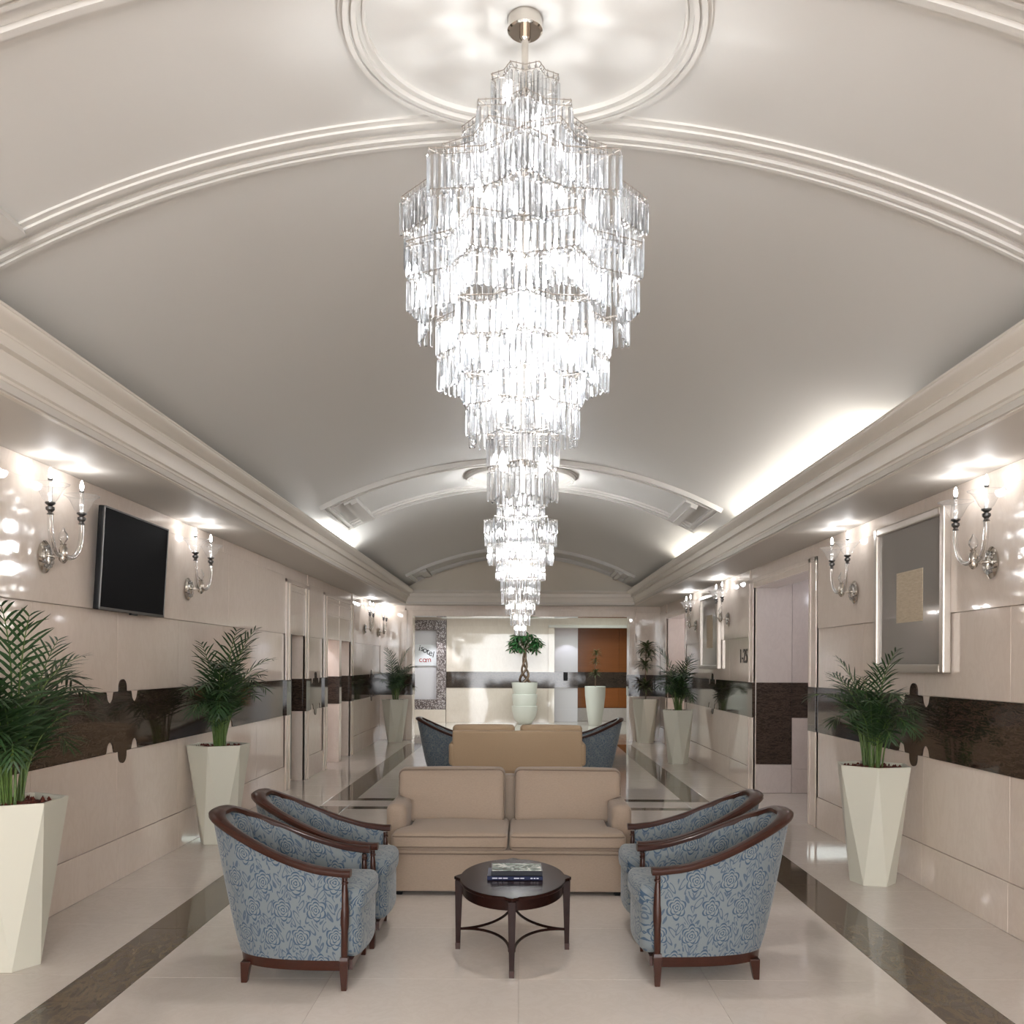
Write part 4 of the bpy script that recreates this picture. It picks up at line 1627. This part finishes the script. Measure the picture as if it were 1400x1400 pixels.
def frond_mesh(L, tilt, bend, nleaf, leaf_l, seed, bare=0.38):
    """arching palm frond in the xz plane, base at the origin: stalk and leaflet meshes"""
    rg = random.Random(seed)
    n = 22
    P, T = [], []
    p = Vector((0, 0, 0))
    for k in range(n + 1):
        u = k / n
        a = tilt + bend * u ** 2.0
        t = Vector((sin(a), 0, cos(a)))
        P.append(p.copy())
        T.append(t)
        p = p + t * (L / n)
    st = MB().tube(P, [0.0085 * (1 - 0.8 * k / n) for k in range(n + 1)], 6)
    lf = MB()
    for k in range(nleaf):
        u = bare + (0.995 - bare) * k / (nleaf - 1)
        i = min(n - 1, int(u * n))
        f = u * n - i
        q = P[i].lerp(P[i + 1], f)
        t = T[i].lerp(T[i + 1], f).normalized()
        nrm = Vector((-t.z, 0, t.x))
        if nrm.z < 0:
            nrm = -nrm
        env = sin(pi * min(1, 0.22 + 0.72 * (u - bare) / (1 - bare))) ** 0.7
        for s in (-1, 1):
            ln = leaf_l * env * rg.uniform(0.85, 1.1)
            fw = 0.8 + 0.9 * (u - bare) / (1 - bare)
            d = (Vector((0, s, 0)) * 1.0 + t * fw + nrm * rg.uniform(0.1, 0.4)).normalized()
            wv = t.cross(d)
            wv = d.cross(wv).normalized() if wv.length < 1e-6 else (t - d * t.dot(d)).normalized()
            wd_ = 0.0082 * (0.7 + 0.3 * env)
            vs = []
            ns = 4
            droop = rg.uniform(0.1, 0.45)
            for j in range(ns + 1):
                v = j / ns
                c = q + d * ln * v + Vector((0, 0, -1)) * ln * droop * v * v
                w_ = wd_ * (sin(pi * (0.12 + 0.86 * v)) ** 0.7) if j < ns else 0.0004
                vs += [tuple(c - wv * w_), tuple(c + wv * w_)]
            lf.add(vs, [(2 * j, 2 * j + 1, 2 * j + 3, 2 * j + 2) for j in range(ns)])
    return st, lf


FR = []
for i, (L, tl, bd, nl, ll) in enumerate(((1.0, 0.08, 1.3, 15, 0.27), (0.92, 0.14, 2.0, 15, 0.27), (0.82, 0.2, 2.4, 14, 0.25), (1.08, 0.03, 0.8, 16, 0.26), (0.68, 0.28, 2.5, 12, 0.23), (0.94, 0.12, 1.7, 15, 0.27))):
    a, b = frond_mesh(L, tl, bd, nl, ll, 40 + i, 0.34)
    FR.append((a.mesh('stalk', MAT['palm_stem'], 'all'), b.mesh('leaflets', MAT['palm']), [Vector(q) for q in a.v + b.v]))

pl_mesh = {}


def potted_palm(x, y, label, size=1.0, seed=1, phi=0.2, n=16, lim_y=None, lim_x=W - 0.03, reach=0.46):
    r = empty('potted_palm', (x, y, 0), 0, label, 'potted plant', 'palms in tall faceted planters')
    k = round(phi, 2)
    if k not in pl_mesh:
        pl_mesh[k] = planter_mesh(0.9, 0.285, 0.165, phi).mesh('planter', MAT['planter'])
    place(pl_mesh[k], 'planter', r, bevel=0.004)
    soil(r, 0.258, 0.865, 6, phi)
    rg = random.Random(seed)
    for i in range(n):
        a = 2 * pi * i * 0.381966 + rg.uniform(-0.3, 0.3)
        q = (i / n)
        kind = [3, 0, 0, 5, 5, 1, 1, 1, 2, 2, 4][min(10, int(q * 11))]
        sc = size * rg.uniform(0.9, 1.08)
        rad = 0.05 + 0.06 * rg.random()
        for attempt in range(40):
            mt = Matrix.LocRotScale(Vector((rad * cos(a), rad * sin(a), 0.87)), __import__('mathutils').Euler((rg.uniform(-0.08, 0.08), rg.uniform(-0.06, 0.10), a)), Vector((sc, sc, sc)))
            pts = [mt @ p for p in FR[kind][2]]
            if max(abs(x + p.x) for p in pts) < lim_x and min(abs(x + p.x) for p in pts) > abs(x) - reach and (lim_y is None or max(y + p.y for p in pts) < lim_y):
                break
            # a frond that would run into the wall grows away from it or stands more upright
            sc *= 0.965
            if attempt > 14:
                kind = 3
            a += rg.uniform(0.5, 1.1) * (1 if rg.random() > 0.5 else -1)
        f = place(FR[kind][0], 'frond', r)
        f.matrix_local = mt
        place(FR[kind][1], 'leaflets', f)['kind'] = 'stuff'
    return r


potted_palm(-2.77, 4.98, 'potted palm in a cream planter cut off by the left picture edge below a sconce', 1.05, 11, 0.56, 24, reach=0.40)
potted_palm(-2.77, 8.42, 'potted palm in a cream faceted planter by the left wall behind the armchairs', 1.08, 5, 0.5, 24)
potted_palm(-2.62, 19.2, 'potted palm in a cream planter in the far left corner by the end wall', 1.0, 8, 0.3, 20, YE - 0.04)
potted_palm(2.70, 6.98, 'potted palm in a cream faceted planter under the large picture on the right', 0.9, 21, 0.28, 26, None, W - 0.08)
potted_palm(2.66, 15.35, 'potted palm in a cream faceted planter under the small picture on the right', 1.04, 31, 0.3, 22, None, W - 0.08)


def strap_leaf(L, w, droop):
    m = MB()
    vs = []
    n = 5
    for j in range(n + 1):
        v = j / n
        ww = w * sin(pi * (0.15 + 0.84 * v)) if j < n else 0.001
        c = (L * v, 0, L * (0.55 * v - droop * v * v))
        vs += [(c[0], -ww, c[2] + 0.25 * ww), (c[0], 0, c[2]), (c[0], ww, c[2] + 0.25 * ww)]
    fs = []
    for j in range(n):
        b = 3 * j
        fs += [(b, b + 1, b + 4, b + 3), (b + 1, b + 2, b + 5, b + 4)]
    return m.add(vs, fs)


STRAP = [strap_leaf(0.27, 0.022, 0.75).mesh('leaf', MAT['dracaena'], True), strap_leaf(0.25, 0.024, 0.4).mesh('leaf', MAT['dracaena'], True)]


def dracaena(r, z0, tufts, seed):
    rg = random.Random(seed)
    zt = max(t[2] for t in tufts)
    path = [(0, 0, z0), (0.01, 0, z0 + 0.3 * (zt - z0)), (-0.008, 0.01, z0 + 0.6 * (zt - z0)), (0.01, 0, zt)]
    MB().tube(path, [0.014, 0.012, 0.011, 0.009], 8).build('stem', MAT['bark'], r, True)
    for x, y, z, n, s_ in tufts:
        n = int(n * 1.7)
        for k in range(n):
            a = 2.4 * k + rg.uniform(-0.2, 0.2)
            sc = s_ * rg.uniform(0.75, 1.1)
            place(STRAP[k % 2], 'leaf', r, (x, y, z + 0.12 * s_ * (k / n - 0.5)), (0, -0.7 * (k / n) + 0.25, a), (sc, sc, sc))


r = empty('potted_dracaena', (2.66, 19.35, 0), 0, 'dracaena with three leaf tufts in a cream faceted planter by the end wall', 'potted plant')
place(planter_mesh(0.93, 0.30, 0.175, 0.25).mesh('planter', MAT['planter']), 'planter', r, bevel=0.004)
soil(r, 0.27, 0.89, 6, 0.25)
dracaena(r, 0.9, [(0.0, 0, 1.18, 26, 1.1), (-0.01, 0, 1.62, 22, 0.95), (0.02, 0, 1.98, 28, 1.1), (0.06, 0, 1.84, 16, 0.9)], 4)

r = empty('potted_dracaena', (2.05, 24.9, 0), 0, 'thin dracaena in a tall round white pot before the orange wood panelling', 'potted plant')
MB().lathe([(0.16, 0.0), (0.175, 0.02), (0.23, 0.4), (0.275, 0.8), (0.285, 1.05), (0.27, 1.06), (0.26, 1.05), (0.25, 1.0)], 36).build('planter', MAT['ceramic'], r, True)
soil(r, 0.25, 1.0, 12)
dracaena(r, 1.0, [(0.0, 0, 1.40, 22, 0.85), (0.0, 0, 1.72, 16, 0.7), (0.02, 0, 1.95, 18, 0.7)], 9)

# white faceted planter just behind the right side of the opening
r = empty('potted_palm', (3.16, 21.4, 0), 0, 'pale planter mostly hidden behind the right edge of the end opening', 'potted plant')
place(planter_mesh(0.98, 0.29, 0.175, 0.3).mesh('planter', MAT['ceramic']), 'planter', r, bevel=0.004)
soil(r, 0.262, 0.94, 6, 0.3)

# braided tree in a stacked bowl pot
r = empty('potted_tree', (0.13, 25.2, 0), 0, 'money tree with braided trunk in a white pot like three stacked bowls', 'potted plant')
MB().lathe([(0.17, 0), (0.2, 0.02), (0.30, 0.18), (0.35, 0.38), (0.36, 0.50), (0.33, 0.505)], 40).build('lower_bowl', MAT['ceramic'], r, 40)
MB().lathe([(0.31, 0.49), (0.335, 0.62), (0.352, 0.80), (0.35, 0.82), (0.325, 0.825)], 40).build('middle_bowl', MAT['ceramic'], r, 40)
MB().lathe([(0.30, 0.81), (0.335, 0.95), (0.36, 1.13), (0.36, 1.15), (0.335, 1.15), (0.32, 1.10)], 40).build('upper_bowl', MAT['ceramic'], r, 40)
soil(r, 0.32, 1.1, 16)
for s in range(3):
    pts = []
    for k in range(25):
        u = k / 24
        a = 2 * pi * s / 3 + u * 7
        q = 0.13 * (1 - u) ** 1.6 + 0.028
        pts.append((q * cos(a), q * sin(a), 1.1 + 0.95 * u))
    MB().tube(pts, [0.034 - 0.012 * k / 24 for k in range(25)], 8).build('trunk_strand', MAT['bark'], r, True)
lm = MB()
for k in range(6):      # palmate leaf: six leaflets
    a = 2 * pi * k / 6
    d = Vector((cos(a), sin(a), -0.25))
    w_ = Vector((-sin(a), cos(a), 0))
    c = [(0, 0.004), (0.35, 0.02), (0.7, 0.026), (1.0, 0.002)]
    vs = []
    for u, ww in c:
        p = d * 0.17 * u + Vector((0, 0, -0.05 * u * u))
        vs += [tuple(p - w_ * ww), tuple(p + w_ * ww)]
    lm.add(vs, [(2 * j, 2 * j + 1, 2 * j + 3, 2 * j + 2) for j in range(3)])
lme = lm.mesh('leaf', MAT['tree_leaf'])
rg = random.Random(2)
for k in range(80):
    u = rg.uniform(-0.6, 1)
    a = rg.uniform(0, 2 * pi)
    q = sqrt(1 - u * u) * 0.43 * rg.uniform(0.6, 1)
    place(lme, 'leaf', r, (q * cos(a), q * sin(a) * 0.8, 2.22 + 0.36 * u * rg.uniform(0.6, 1)), (rg.uniform(-0.5, 0.5) + 0.5 * sin(a), rg.uniform(-0.5, 0.5), a), None)
m = MB()
for k in range(10):
    a = 2 * pi * k / 10
    m.tube([(0, 0, 2.0), (0.15 * cos(a), 0.15 * sin(a), 2.16), (0.33 * cos(a), 0.28 * sin(a), 2.2 + 0.1 * (k % 3))], 0.008, 5)
m.build('branch', MAT['bark'], r)
